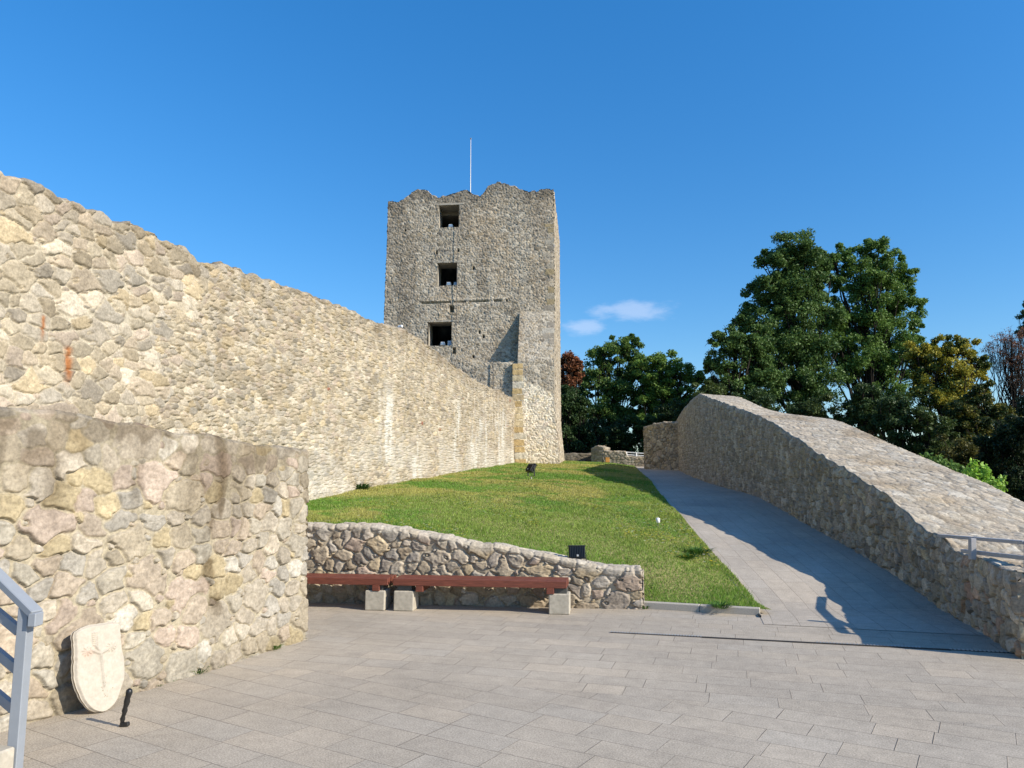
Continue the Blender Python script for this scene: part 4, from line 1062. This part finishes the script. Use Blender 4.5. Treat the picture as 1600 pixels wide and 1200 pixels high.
# ------------------------------------------------------------------ stone shield leaning on the near wall
def shield():
    dv = (B - A).normalized(); nrm = Vector((dv.y, -dv.x, 0))
    base = at_z(158, 1112, 0)
    H = .585; Wd = .385
    # outline: flat top with worn shoulders, tapering to a rounded point
    def half(v):  # v 0 bottom .. 1 top
        a = Wd / 2
        if v > .50: return a * (1 - .06 * ((v - .5) / .5) ** 2) * (1 if v < .93 else 1 - .10 * ((v - .93) / .07) ** 2)
        return a * math.sqrt(max(0, 1 - ((.50 - v) / .50) ** 2.1))
    nu, nv = 90, 130
    e = empty('stone_shield', base, 'white carved limestone shield leaning against the foreground wall', 'shield')
    # lean against the wall
    up = (Vector((0, 0, 1)) - nrm * .20).normalized(); side = dv.copy(); out = side.cross(up).normalized()
    if out.dot(nrm) < 0: out = -out
    roll = Quaternion(out, R(1.0)); side = roll @ side; up = roll @ up
    u = np.linspace(-1, 1, nu); v = np.linspace(0.004, 1, nv)
    Uq, Vq = np.meshgrid(u, v, indexing='ij'); hv = np.array([half(x) for x in v])[None, :]
    X = Uq * hv + (vn(Vq * 6, np.sign(Uq) * 3, 301) - .5) * .012 * np.sign(Uq) * np.abs(Uq) - .006 * np.abs(Uq) * sst(.45, .75, Vq) * sst(1.0, .75, Vq) * np.sign(Uq) + (vn(Vq * 22, np.sign(Uq) * 3, 308) - .5) * .006 * np.sign(Uq) * np.abs(Uq); Z = Vq * H
    Z = Z - (np.abs(Uq) ** 3) * .02 * sst(.8, 1, Vq) + (vn(Uq * 3, Vq * 0, 305) - .5) * .015 * sst(.9, 1, Vq)
    edge = np.minimum((1 - np.abs(Uq)) * hv, np.minimum((1 - Vq) * H, 1)); rnd = -.02 * (1 - sst(0, .018, edge))
    # relief of a branching plant
    def stroke(x0, y0, x1, y1, w_):
        dx, dy = x1 - x0, y1 - y0; L2 = dx * dx + dy * dy; tt = np.clip(((X - x0) * dx + (Z - y0) * dy) / L2, 0, 1)
        d = np.hypot(X - x0 - dx * tt, Z - y0 - dy * tt); return np.exp(-(d / w_) ** 2)
    rl = stroke(.005, .17, .0, .38, .009)
    rl = np.maximum(rl, stroke(0, .38, -.06, .415, .008)); rl = np.maximum(rl, stroke(0, .385, .055, .40, .008)); rl = np.maximum(rl, stroke(0, .38, -.035, .44, .007)); rl = np.maximum(rl, stroke(-.035, .44, -.038, .53, .006))
    rr_ = random.Random(3)
    for k in range(7):
        yy = .445 + k * .013
        for sg in (-1, 1): rl = np.maximum(rl, stroke(-.037, yy, -.037 + sg * .016, yy + .006, .004))
    for cx, cy in ((-.10, .42), (.085, .41)):
        for k in range(9):
            a = k * 2 * math.pi / 9; rl = np.maximum(rl, stroke(cx, cy, cx + .035 * math.cos(a), cy + .028 * math.sin(a), .0045))
    rel = rl * .013
    D = rel + rnd + (fbm(X * 30, Z * 30, 302, 4) - .5) * .008 + (fbm(X * 9, Z * 9, 303, 3) - .5) * .012
    pit = (hsh(np.floor(X / .006), np.floor(Z / .006), 9) > .965) & (np.hypot((X - .03) / .05, (Z - .16) / .09) < 1)
    D = D - pit * .008
    th = .042
    c = np.array((.45, .40, .325)) * (.86 + .24 * fbm(X * 40, Z * 40, 304, 4))[..., None]
    pink = np.exp(-(((X + .095) / .05) ** 2 + ((Z - .40) / .035) ** 2)) * .5
    c = lerp(c, np.array((.46, .30, .23)), pink[..., None]); c = lerp(c, c * .45, (pit * .8)[..., None]); c = lerp(c, c * .88, (rl * .5)[..., None])
    Pf = X[..., None] * np.array(side) + Z[..., None] * np.array(up) + (D + th)[..., None] * np.array(out)
    Pb = X[..., None] * np.array(side) + Z[..., None] * np.array(up)
    V = np.concatenate([Pf.reshape(-1, 3), Pb.reshape(-1, 3)]); n0 = nu * nv
    Fq = [grid_faces(nu, nv)[:, ::-1], grid_faces(nu, nv, n0)]
    def strip(ia):
        ia = np.array(ia); return np.stack([ia[:-1], ia[1:], ia[1:] + n0, ia[:-1] + n0], -1)
    Fq += [strip([i * nv + (nv - 1) for i in range(nu)]), strip([j for j in range(nv)]), strip([(nu - 1) * nv + j for j in range(nv)])[:, ::-1], strip([i * nv for i in range(nu)])[:, ::-1]]
    C = np.concatenate([c.reshape(-1, 3), c.reshape(-1, 3) * .9])
    o = mesh_obj('slab', V, np.concatenate(Fq), mat_attr('limestone', nscale=60, amp=.10, bump=.2, bdist=.003), e, (0, 0, 0), col=C, smooth=True)
    return e
shield()

# black knobbly iron stake standing on the paving
def stake():
    b = at_z(189, 1135, 0); t = at(203, 1076, b.y - .03)
    d = t - b
    e = empty('iron_stake', b, 'short black knobbly iron stake standing upright on the paving beside the shield', 'stake')
    m = MB(); pts = []; rad = []
    prof = [(0, .011), (.12, .012), (.2, .016), (.27, .012), (.34, .013), (.42, .018), (.5, .014), (.58, .017), (.66, .020), (.74, .017), (.82, .018), (.90, .021), (.96, .019), (1.0, .009)]
    for k, (f_, r_) in enumerate(prof):
        pts.append(d * f_ + Vector((math.sin(k * 1.9) * .0015, 0, 0))); rad.append(r_)
    m.tube(pts, rad, 10); m.build('shaft', M_BLACK, e, smooth=True)
    m = MB(); m.box((.028, -.006, .014), (.055, .030, .028), Matrix.Rotation(R(-8), 3, 'Y'), .006); m.build('foot', M_BLACK, e)
stake()

# ------------------------------------------------------------------ stair railing at the left edge
def stair_rail():
    b = at_z(22, 1203, 0)
    e = empty('stair_railing', b, 'blue-grey painted stair railing at the left edge of the picture', 'railing')
    D = Vector((-.90, .30, 0)).normalized(); hd = at(62, 975, b.y - .0) - Vector(b)
    H = hd.z
    sl = .80
    def pt(t_, z): return Vector((D.x * t_, D.y * t_, z + sl * t_))
    wz = Vector((0, 0, 0))
    top = at(58, 962, b.y) - Vector(b)
    # post
    pb = Vector((0, 0, -.02)); ptp = at(42, 948, b.y) - Vector(b)
    m = MB(); m.bar(pb, ptp, .06, .066, up=(0, 1, 0), bev=.004); m.build('post', M_RAIL, e)
    hr0 = top + Vector((0.0, -.02, .02)); hr1 = at(0, 903, b.y + .06) - Vector(b)
    dd = (hr1 - hr0); hr1 = hr0 + dd * 3.4
    m = MB(); m.bar(hr0 + dd * -.03, hr1, .075, .042, bev=.005); m.build('handrail', M_RAIL, e)
    m = MB(); m.box(hr0 + Vector((.005, 0, -.035)), (.045, .075, .075), bev=.005); m.build('end_cap', M_RAIL, e)
    for (y0, y1) in ((968, 992), (1030, 1054), (1096, 1120)):
        p0 = at(30, y1 - 6, b.y + .02) - Vector(b); p1 = at(0, y0 - 7, b.y + .06) - Vector(b)
        k = (p1 - p0)
        m = MB(); m.bar(p0, p0 + k * 6, .03, .055, bev=.003); m.build('crossbar', M_RAIL, e)
    # steps the railing belongs to
    s = empty('stone_steps', at_z(-172, 1268, 0), 'corner of tan stone steps under the stair railing at the bottom left', 'steps')
    for k in range(3):
        m = MB(); m.box((-.02 - k * .3, .05, .055 + k * .17), (.32, 1.0, .166), Matrix.Rotation(R(-18), 3, 'Z'), .01); m.build('tread', M_CONC, s)
stair_rail()

# railing on top of the right wall
def wall_rail():
    p = at(1519, 868, 7.95)
    e = empty('wall_railing', p, 'weathered grey two-bar railing on the near end of the broad right wall', 'railing')
    m = MB(); m.bar((0, 0, -.04), at(1519, 841, 7.95) - p, .055, .055, up=(0, 1, 0)); m.build('post', M_RAILW, e)
    a = at(1470, 837, 9.3) - p; b = at(1604, 848, 7.3) - p; m = MB(); m.bar(a, b, .08, .035, bev=.004); m.build('top_bar', M_RAILW, e)
    a = at(1504, 861, 8.25) - p; b = at(1604, 872, 7.3) - p; m = MB(); m.bar(a, b, .05, .04, bev=.004); m.build('lower_bar', M_RAILW, e)
    q = at(1606, 900, 7.28) - p; m = MB(); m.bar(q, at(1606, 846, 7.28) - p, .05, .05, up=(0, 1, 0)); m.build('post', M_RAILW, e)
wall_rail()

# ------------------------------------------------------------------ leaves, trees
LEAF_GAIN = np.array((2.0, 1.85, 1.5))
def leaf_cloud(C, r_, n, size, rg, up=.35, flat=.8, colA=(.03, .055, .015), colB=(.07, .11, .03), colmix=None, hollow=.5):
    """n leaves round centres C (m,3) with radii r_ (m)"""
    m = len(C); k = rg.integers(0, m, n)
    d = rg.normal(size=(n, 3)); d /= np.linalg.norm(d, axis=1)[:, None]
    q = rg.random(n) ** hollow * (1 + .35 * rg.random(n) ** 3)
    P = C[k] + d * (r_[k] * q)[:, None] * np.array((1, 1, flat))
    nn = rg.normal(size=(n, 3)); nn[:, 2] += up * 2.2; nn /= np.linalg.norm(nn, axis=1)[:, None]
    t = np.cross(nn, rg.normal(size=(n, 3))); t /= np.linalg.norm(t, axis=1)[:, None]; b = np.cross(nn, t)
    s = size * (.6 + .8 * rg.random(n))[:, None]
    V = np.stack([P - t * s * .5, P + b * s * .28 + nn * s * .06, P + t * s * .5 - nn * s * .08, P - b * s * .28 + nn * s * .06], 1)
    mix = rg.random(n) * .55 + rg.random(m)[k] * .45
    c = (np.array(colA) + (np.array(colB) - np.array(colA)) * mix[:, None]) * LEAF_GAIN
    if colmix is not None:
        cc, fr = colmix; sel = (rg.random(m)[k] < fr) & (rg.random(n) < .85); c[sel] = np.array(cc) * (.6 + .8 * rg.random(sel.sum()))[:, None]
    return V.reshape(-1, 3), np.arange(n * 4).reshape(-1, 4), np.repeat(c, 4, 0)
def make_tree(*a, **k):
    k['nclump'] = int((k.get('nclump') or 90) * 1.7); a = list(a); a[6] = int(a[6] * 1.8); a[7] *= .70
    return make_tree_(*a, **k)
def make_tree_(name, label, px, Y, zb, blobs, n, leaf, seed, colA, colB, trunk_r=.25, group='trees behind the fortress walls', colmix=None, clump=1.0, up=.35, nclump=None, bare=False, trunk_px=None, cat='tree'):
    """blobs: (px, py, radius px) outline of the crown as seen, at distance Y"""
    rg = np.random.default_rng(seed); sc = Y / F
    base = at(px, 600, Y); base.z = zb
    e = empty(name, base, label, cat, group)
    W = []; Cs = []; Rs = []
    tot = sum(b[2] ** 2 for b in blobs)
    nc = nclump or 90
    for bx, by, br in blobs:
        c = np.array(at(bx, by, Y)) - np.array(base); rad = br * sc
        k = max(3, int(nc * br ** 2 / tot))
        d = rg.normal(size=(k, 3)); d /= np.linalg.norm(d, axis=1)[:, None]
        q = rg.random(k) ** .42
        Cs.append(c + d * q[:, None] * rad * np.array((.92, .92, .92))); 
        Rs.append(np.clip(rad * (.15 + .22 * rg.random(k)), .22, 1.3) * clump)
    C = np.concatenate(Cs); Rr = np.concatenate(Rs)
    # trunk with limbs reaching to the clumps
    m = MB(); H = C[:, 2].max(); cx = C[:, 0].mean(); cy = C[:, 1].mean()
    spine = [Vector((cx * .5 * f_ ** 1.5 + .25 * math.sin(f_ * 5 + seed) * f_, cy * .4 * f_, H * .93 * f_)) for f_ in np.linspace(0, 1, 9)]
    spine[0] = Vector((0, 0, -.3))
    m.tube(spine, [trunk_r * (1.25 if i == 0 else (1 - .105 * i)) for i in range(9)], 8)
    order = rg.permutation(len(C))[:60 if not bare else 110]; bk = .45 if bare else 1
    for i in order:
        c = Vector(C[i]); f_ = min(max((c.z / H) * (.45 + .4 * rg.random()), .3 if not bare else .5), .85)
        k = f_ * 8; i0 = int(k); s0 = spine[i0].lerp(spine[min(i0 + 1, 8)], k - i0)
        L = (c - s0).length; r0 = min(trunk_r * .42, .03 + L * .016) * bk
        wob = .12 if bare else .03; mid = s0.lerp(c, .45) + Vector((rg.normal() * wob * L, rg.normal() * wob * L, -.08 * L)); m2 = s0.lerp(c, .75) + Vector((rg.normal() * .02 * L, rg.normal() * .02 * L, -.05 * L))
        m.tube([s0, mid, m2, c], [r0, r0 * .6, r0 * .4, r0 * .16], 5, cap=False)
        for _ in range(2 if not bare else 5):
            d = Vector(rg.normal(size=3)) * float(Rr[i]) * .75; m.tube([m2.lerp(c, rg.random()), c + d * .55 + Vector(rg.normal(size=3)) * .08, c + d], [r0 * .28, r0 * .18, r0 * .06], 4, cap=False)
    m.build('trunk', M_BARK, e, smooth=True)
    Vv, Ff, Cc = leaf_cloud(C, Rr, n, leaf, rg, up=up, colA=colA, colB=colB, colmix=colmix)
    mesh_obj('crown', Vv, Ff, M_LEAF, e, (0, 0, 0), col=Cc)
    return e
DG = ((.026, .058, .018), (.070, .122, .036)); MG = ((.030, .062, .016), (.080, .130, .034)); BG = ((.024, .05, .022), (.055, .095, .036)); YG = ((.085, .105, .018), (.27, .24, .038))
def trees():
    T = make_tree
    # the two tall trees
    T('tall_tree', 'left tree of the tall pair behind the right wall, dark green with a rounded peak', 1262, 50, -3.5,
      [(1240, 395, 40), (1215, 420, 34), (1262, 420, 36), (1200, 465, 40), (1245, 470, 50), (1175, 500, 30), (1210, 530, 48), (1262, 540, 46), (1165, 485, 14), (1270, 600, 45), (1210, 600, 40), (1190, 412, 12), (1228, 374, 16), (1206, 402, 20), (1276, 402, 20), (1280, 440, 26), (1288, 490, 28), (1158, 512, 20), (1182, 455, 20)], 60000, .235, 11, *DG, trunk_r=.36, nclump=270)
    T('tall_tree', 'right tree of the tall pair behind the right wall, with an irregular top', 1352, 52, -3.5,
      [(1364, 386, 26), (1318, 404, 28), (1302, 420, 20), (1300, 450, 24), (1308, 500, 30), (1290, 540, 30), (1385, 420, 40), (1412, 430, 22), (1436, 470, 14), (1430, 530, 22), (1345, 445, 42), (1405, 455, 34), (1420, 490, 28), (1375, 500, 50), (1320, 500, 38), (1340, 560, 52), (1400, 560, 44), (1415, 410, 14), (1432, 505, 14), (1380, 620, 40)], 58000, .235, 12, (.034, .075, .020), (.098, .165, .042), trunk_r=.34, nclump=260)
    T('leafy_tree', 'dark bushy tree just left of the tall pair, above the peak of the right wall', 1150, 47, -3,
      [(1130, 535, 30), (1165, 545, 34), (1120, 575, 26), (1190, 525, 24), (1150, 600, 34), (1195, 590, 34), (1190, 560, 30)], 20000, .22, 13, *DG, nclump=110)
    # the pair right of the tower
    T('leafy_tree', 'round dark green tree right of the reddish brown one', 950, 60, -3,
      [(940, 560, 28), (965, 548, 26), (985, 545, 22), (930, 600, 30), (970, 600, 34), (990, 575, 24), (955, 640, 36), (915, 645, 26), (988, 532, 12), (1002, 580, 26), (1000, 640, 30), (1006, 610, 26), (912, 590, 18), (905, 612, 20)], 34000, .25, 14, (.030, .066, .019), (.085, .142, .038), nclump=190)
    T('leafy_tree', 'broad lighter green tree between the tower and the peak of the right wall', 1035, 58, -3,
      [(1015, 575, 28), (1045, 570, 26), (1072, 588, 26), (1040, 600, 26), (1095, 625, 24), (1025, 615, 32), (1060, 625, 30), (1092, 600, 14), (1020, 660, 30), (1050, 665, 24), (1085, 585, 10), (1100, 590, 14), (1110, 610, 16)], 24000, .25, 15, (.036, .080, .018), (.105, .175, .038), nclump=160)
    T('copper_tree', 'reddish brown tree peeping out beside the right edge of the tower', 884, 55, -3,
      [(884, 572, 24), (898, 568, 16), (878, 600, 26), (900, 590, 14)], 9000, .24, 16, (.06, .028, .016), (.16, .065, .032), nclump=60)
    T('leafy_tree', 'dark tree low beside the right foot of the tower', 893, 52, -3,
      [(885, 630, 30), (910, 640, 26), (890, 670, 30), (930, 680, 24), (905, 690, 26)], 15000, .22, 17, (.012, .028, .010), (.032, .060, .022), nclump=80)
    # right-hand group
    T('yellowing_tree', 'yellow-green tree starting to turn, right of the tall pair', 1478, 44, -4,
      [(1430, 555, 24), (1470, 542, 26), (1500, 543, 26), (1535, 575, 18), (1450, 560, 24), (1520, 560, 18), (1480, 585, 38), (1515, 590, 26), (1450, 610, 36), (1490, 630, 38), (1540, 610, 16), (1440, 575, 20)], 24000, .20, 18, *YG, nclump=130, colmix=((.05, .085, .02), .45))
    T('yellowing_tree', 'lower yellowish tree at the right in front of the bare reddish one', 1530, 40, -4,
      [(1525, 625, 22), (1555, 640, 26), (1500, 645, 24), (1580, 660, 22), (1520, 670, 34)], 15000, .18, 19, (.045, .055, .012), (.125, .115, .022), nclump=80, colmix=((.035, .06, .018), .55))
    T('bare_tree', 'half-bare tree with thin reddish twigs against the sky at the right edge', 1588, 50, -4,
      [(1565, 535, 22), (1590, 530, 22), (1575, 565, 24), (1550, 550, 16), (1600, 560, 22), (1590, 600, 20)], 2600, .13, 20, (.08, .045, .035), (.17, .09, .065), nclump=120, bare=True, trunk_r=.2)
    T('edge_tree', 'dark tree coming in at the right edge with thin bare twigs above', 1640, 58, -4,
      [(1618, 500, 26), (1605, 515, 14), (1640, 470, 24), (1650, 540, 40), (1600, 490, 12), (1596, 520, 16), (1600, 475, 7), (1640, 600, 50)], 12000, .19, 21, *BG, nclump=80, bare=True)
    # understorey
    rg = random.Random(4)
    spots = [(1120, 640, 44), (1175, 650, 43), (1235, 660, 42), (1295, 655, 41), (1350, 650, 40), (1405, 660, 38), (1455, 680, 37), (1500, 700, 35), (1550, 700, 33), (1595, 710, 32), (1630, 690, 30), (1660, 730, 28)]
    adj = ['dark green shrub tree filling the gap low behind the peak of the right wall', 'dark shrub tree low under the tall left tree', 'dark understorey tree behind the sloping top of the right wall, below the tall left trunk', 'dense dark understorey tree between the two tall trunks', 'dark understorey tree below the tall right tree', 'blue-green bushy understorey tree just right of the tall pair', 'dark understorey tree under the yellow-green tree', 'shaded olive understorey tree under the lower yellowish tree', 'very dark shaded tree behind the leafy sapling', 'deep shaded tree beside the right picture edge', 'deep shaded tree cut by the right picture edge', 'nearest shaded tree at the right picture edge']
    for k, (px, py, Y) in enumerate(spots):
        bl = [(px + rg.uniform(-14, 14), py + rg.uniform(-26, 30) - (34 if k in (9, 10) else 0), rg.uniform(26, 40)) for _ in range(7)] + [(px + 20, py + 70, 42), (px - 20, py + 70, 40), (px, py + 115, 44)]
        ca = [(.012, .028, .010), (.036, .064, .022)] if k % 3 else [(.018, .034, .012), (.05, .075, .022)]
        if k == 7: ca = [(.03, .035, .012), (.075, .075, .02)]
        if k > 7: ca = [(.008, .018, .008), (.022, .038, .014)]  # shade put into the leaf colour of the trees at the right edge
        T('understorey_tree', adj[k], px, Y, -4, bl, 13000, .19 if Y > 36 else .16, 40 + k, ca[0], ca[1], trunk_r=.14, nclump=70, group='dark understorey trees behind the right wall')
    spots = [(880, 700, 56), (925, 690, 55), (965, 690, 54), (1005, 680, 54), (1045, 670, 52), (1080, 665, 50), (1105, 650, 49)]
    adj = ['dark shrub tree right against the foot of the tower', 'dark shrub tree above the distant low grey wall', 'shaded shrub tree above the distant sunlit wall stub', 'bushy green shrub tree behind the small white railing', 'dark shrub tree above the short far wall by the path', 'dark shrub tree left of the peak of the right wall', 'brownish shrub tree touching the peak of the right wall']
    for k, (px, py, Y) in enumerate(spots):
        bl = [(px + rg.uniform(-12, 12), py + rg.uniform(-22, 16), rg.uniform(18, 28)) for _ in range(7)] + [(px + 12, py + 40, 28), (px - 12, py + 40, 28)]
        ca = [(.010, .024, .009), (.030, .056, .020)]
        if k == 3: ca = [(.018, .04, .014), (.05, .09, .026)]
        cm = ((.12, .06, .025), .35) if k == 6 else None
        T('understorey_tree', adj[k], px, Y, -3, bl, 10000, .22, 60 + k, ca[0], ca[1], trunk_r=.12, nclump=60, group='dark shrub trees between tower and right wall', colmix=cm)
    # off-frame trees on the slope to the right: they shade the undergrowth
    for k, (px, Y) in enumerate(((1760, 40), (1850, 46), (1960, 42))):
        T('slope_tree', ['green tree on the slope just outside the right edge', 'second green tree on the slope outside the right edge', 'third green tree on the slope outside the right edge'][k], px, Y, -4, [(px + rg.uniform(-20, 20), 640 + rg.uniform(-70, 90), rg.uniform(32, 50)) for _ in range(10)], 12000, .24, 80 + k, *BG, trunk_r=.2, nclump=80)
trees()

# far wood that closes the view behind everything
def far_wood():
    rg = np.random.default_rng(90); n = 150
    th = np.linspace(R(-75), R(75), n) + rg.normal(size=n) * .01; r = 85 + rg.random(n) * 25
    C = np.stack([r * np.sin(th), r * np.cos(th), -3 + rg.random(n) * 4.5], 1); Rr = 3.2 + rg.random(n) * 2.5
    C = C[C[:, 0] > -3]; Rr = Rr[:len(C)]
    V, Fq, c = leaf_cloud(C, Rr, 60000, .55, rg, colA=(.014, .03, .012), colB=(.04, .07, .025), flat=1.0)
    o = mesh_obj('far_wood', V, Fq, M_LEAF, origin=(0, 90, 0), col=c); finish(o, kind='stuff')
far_wood()

# leafy sapling and low sprays just behind the right wall
def shrubs():
    rg = np.random.default_rng(95)
    def plant(name, label, stems, Y, n, leaf, ca, cb, group=None):
        p = at(stems[0][0], 800, Y); base = Vector((p.x, p.y, min(p.z, .2) - 1.0)); e = empty(name, base, label, 'shrub', group)
        m = MB(); Cs = []; Rs = []
        for (x0, y0, x1, y1) in stems:
            a = at(x0, y0, Y) - base; b = at(x1, y1, Y + rg.normal() * .08) - base; a0 = Vector((a.x * .5, rg.normal() * .05, 0))
            m.tube([a0, a, a.lerp(b, .6) + Vector(rg.normal(size=3)) * .02, b], [.016, .011, .007, .003], 5)
            for f_ in np.linspace(.15, 1, 7): c = a.lerp(b, f_); Cs.append(np.array(c)); Rs.append(.115 * (1.2 - .6 * f_))
        m.build('stem', M_BARK, e)
        V, Fq, c = leaf_cloud(np.array(Cs), np.array(Rs), n, leaf, rg, colA=ca, colB=cb, flat=.9, up=.2, hollow=.4)
        mesh_obj('foliage', V, Fq, M_LEAF, e, (0, 0, 0), col=c)
    plant('leafy_sapling', 'taller of the two bright green saplings behind the right wall', [(1518, 760, 1522, 722), (1525, 765, 1538, 728), (1535, 770, 1543, 735), (1515, 765, 1510, 738)], 13.0, 800, .075, (.10, .20, .03), (.22, .36, .07))
    plant('leafy_sapling', 'smaller bright green sapling just right of the taller one behind the right wall', [(1555, 780, 1556, 752), (1560, 782, 1566, 748), (1550, 780, 1548, 756)], 12.2, 380, .07, (.09, .17, .03), (.19, .31, .06))
    k = 0
    labs = ['low green spray along the far edge of the right wall, furthest left', 'low green spray along the far edge of the right wall, second from the left', 'low green spray along the far edge of the right wall, third from the left', 'low green spray directly left of the taller bright sapling']
    for px, py in ((1448, 716), (1464, 722), (1480, 727), (1498, 735)):
        plant('low_shrub', labs[k], [(px - 6, py + 14, px - 9, py - 3), (px + 3, py + 16, px + 3, py - 6), (px + 8, py + 18, px + 11, py)], 15.6 - k * .5, 200, .085, (.04, .085, .02), (.10, .17, .045), 'low sprays behind the right wall'); k += 1
shrubs()

# ------------------------------------------------------------------ grass, flowers, weeds
def grass():
    rg = np.random.default_rng(99); n = 420000
    y = 8.85 * (1 - rg.random(n) * (1 - (8.85 / 45) ** .75)) ** (-1 / .75)
    s = rg.random(n) * 1.035 - .010
    x = lerp(XL(y), XW(y), s)
    k = (y > lawn_front(x) + .01); x = x[k]; y = y[k]; n = len(x)
    # ragged fringe over the path edge
    z = lawn_z(x, y)
    pt = fbm(x * .55, y * .38, 41, 4); f2 = fbm(x * 2.2, y * 2.0, 43, 3); f3 = fbm(x * .25, y * .22, 47, 3)
    dry = sst(.43, .56, pt * .6 + f2 * .4); near = sst(12, 9.5, y) * .9
    lush = sst(.50, .62, f3) * .7
    dry = np.clip(dry * (1 - near * .8) * (1 - lush) + rg.random(n) * .25 - .08, 0, 1)
    g = np.array((.155, .30, .038)); d = np.array((.42, .40, .11))
    c = lerp(g * (1 + .0 * n), d, dry[:, None]) * (.6 + .8 * rg.random(n))[:, None]
    st = rg.random(n) < .06; c[st] = np.array((.42, .38, .20)) * (.7 + .5 * rg.random(st.sum()))[:, None]
    h = (.014 + .026 * rg.random(n)) * (.75 + .8 * sst(.45, .65, f2)) * (1 + .15 * near)
    wd = .0042 * (y / 9) ** .9 * (.7 + .8 * rg.random(n))
    a = rg.random(n) * 2 * np.pi; lean = (rg.random((n, 2)) - .5) * 1.3 * h[:, None]
    V = np.empty((n, 3, 3)); V[:, 0] = np.stack([x - np.cos(a) * wd, y - np.sin(a) * wd, z - .004], 1); V[:, 1] = np.stack([x + np.cos(a) * wd, y + np.sin(a) * wd, z - .004], 1)
    V[:, 2] = np.stack([x + lean[:, 0], y + lean[:, 1], z + h], 1)
    o = mesh_obj('lawn_grass', V.reshape(-1, 3), np.arange(n * 3).reshape(-1, 3), M_GRASS, origin=(0, 15, .8), col=np.repeat(c, 3, 0)); finish(o, kind='stuff')
    # flowers
    m_ = 6500; y = 9.2 * (1 - rg.random(m_) * (1 - (9.2 / 40) ** .8)) ** (-1 / .8); x = lerp(XL(y), XW(y), rg.random(m_)); 
    cl = fbm(x * .8, y * .5, 51, 3) > .46; k = cl & (y > lawn_front(x) + .1); x = x[k]; y = y[k]
    xe = rg.normal(size=60) * .35 + 2.1; ye = rg.normal(size=60) * .28 + 12.2; x = np.concatenate([x, xe]); y = np.concatenate([y, ye]); z = lawn_z(x, y) + .06 + rg.random(len(x)) * .02; n = len(x)
    r_ = .017 * (y / 10) ** .8 * (.7 + .6 * rg.random(n)); A_ = np.linspace(0, 2 * np.pi, 7)[:-1]
    V = np.stack([np.stack([x + r_ * np.cos(a), y + r_ * np.sin(a), z + .006 * math.sin(3 * a)], 1) for a in A_], 1)
    wh = rg.random(n) < .25; c = np.where(wh[:, None], np.array((.7, .7, .62)), np.array((.78, .60, .03)))
    o = mesh_obj('lawn_flowers', V.reshape(-1, 3), np.arange(n * 6).reshape(-1, 6), M_GRASS, origin=(0, 15, .8), col=np.repeat(c, 6, 0)); finish(o, kind='stuff')
grass()
def weed(pos, s, n, label, seed, col=((.06, .14, .02), (.16, .28, .05)), cat='weed', name='weed_tuft', group=None, wide=1.0):
    rg = np.random.default_rng(seed)
    a = rg.random(n) * 2 * np.pi; rr = rg.random(n) ** .6 * s * wide; b = np.stack([np.cos(a) * rr * .5, np.sin(a) * rr * .5, 0 * a], 1)
    h = s * (.35 + .65 * rg.random(n)); tip = np.stack([np.cos(a) * (rr + h * .5), np.sin(a) * (rr + h * .5), h * .75], 1)
    sd = np.stack([-np.sin(a), np.cos(a), 0 * a], 1) * (s * .07); mid = (b + tip) / 2 + np.array((0, 0, 1)) * (h * .22)[:, None]
    V = np.stack([b, mid + sd, tip, mid - sd], 1).reshape(-1, 3)
    c = np.array(col[0]) + (np.array(col[1]) - np.array(col[0])) * rg.random(n)[:, None]
    o = mesh_obj(name, V, np.arange(n * 4).reshape(-1, 4), M_GRASS, col=np.repeat(c, 4, 0)); o.location = pos; finish(o, label, cat, group)
def weeds():
    for (px, py, s, lab, sd) in ((422, 1014, .07, 'bright green weed at the foot of the foreground wall near its far end', 1), (303, 1051, .075, 'bright green weed at the foot of the foreground wall below its middle', 2), (336, 1042, .035, 'tiny sprig of weed just right of the middle weed at the wall foot', 3), (240, 1071, .03, 'tiny reddish green sprig at the wall foot right of the iron stake', 4), (263, 1063, .025, 'tiniest weed sprig left of the middle weed at the wall foot', 5)):
        p = at_z(px, py, 0) + Vector((.055, -.03, 0)); weed(p, s, 60 if s > .05 else 24, lab, sd, group='weeds at the foot of the foreground wall', wide=1.2)
    p = at_z(1008, 951, 0); weed((p.x, p.y - .02, 0), .07, 60, 'grassy weed growing at the right end corner of the bench wall', 6)
    for k, (px, py, Y, lab) in enumerate(((575, 767, 16.4, 'dark green weed clump against the foot of the long fortress wall'), )):
        x = float(XW(Y)) + .12; weed((x, Y, float(lawn_z(x, Y))), .22, 130, lab, 7, col=((.03, .08, .015), (.08, .16, .04)))
    for k, (px, py, lab) in enumerate(((1092, 884, 'broad-leaved weed patch in the lawn near the front corner, the largest one'), (1075, 890, 'broad-leaved weed in the lawn left of the largest weed patch'), (1125, 925, 'dark leafy weed in the lawn just above the granite kerb'))):
        p = at_z(px, py, .25); z = float(lawn_z(p.x, p.y)); weed((p.x, p.y, z), (.16, .12, .10)[k], 150, lab, 8 + k, col=((.03, .09, .012), (.09, .19, .03)), group='leafy weeds in the lawn', wide=1.6)
weeds()
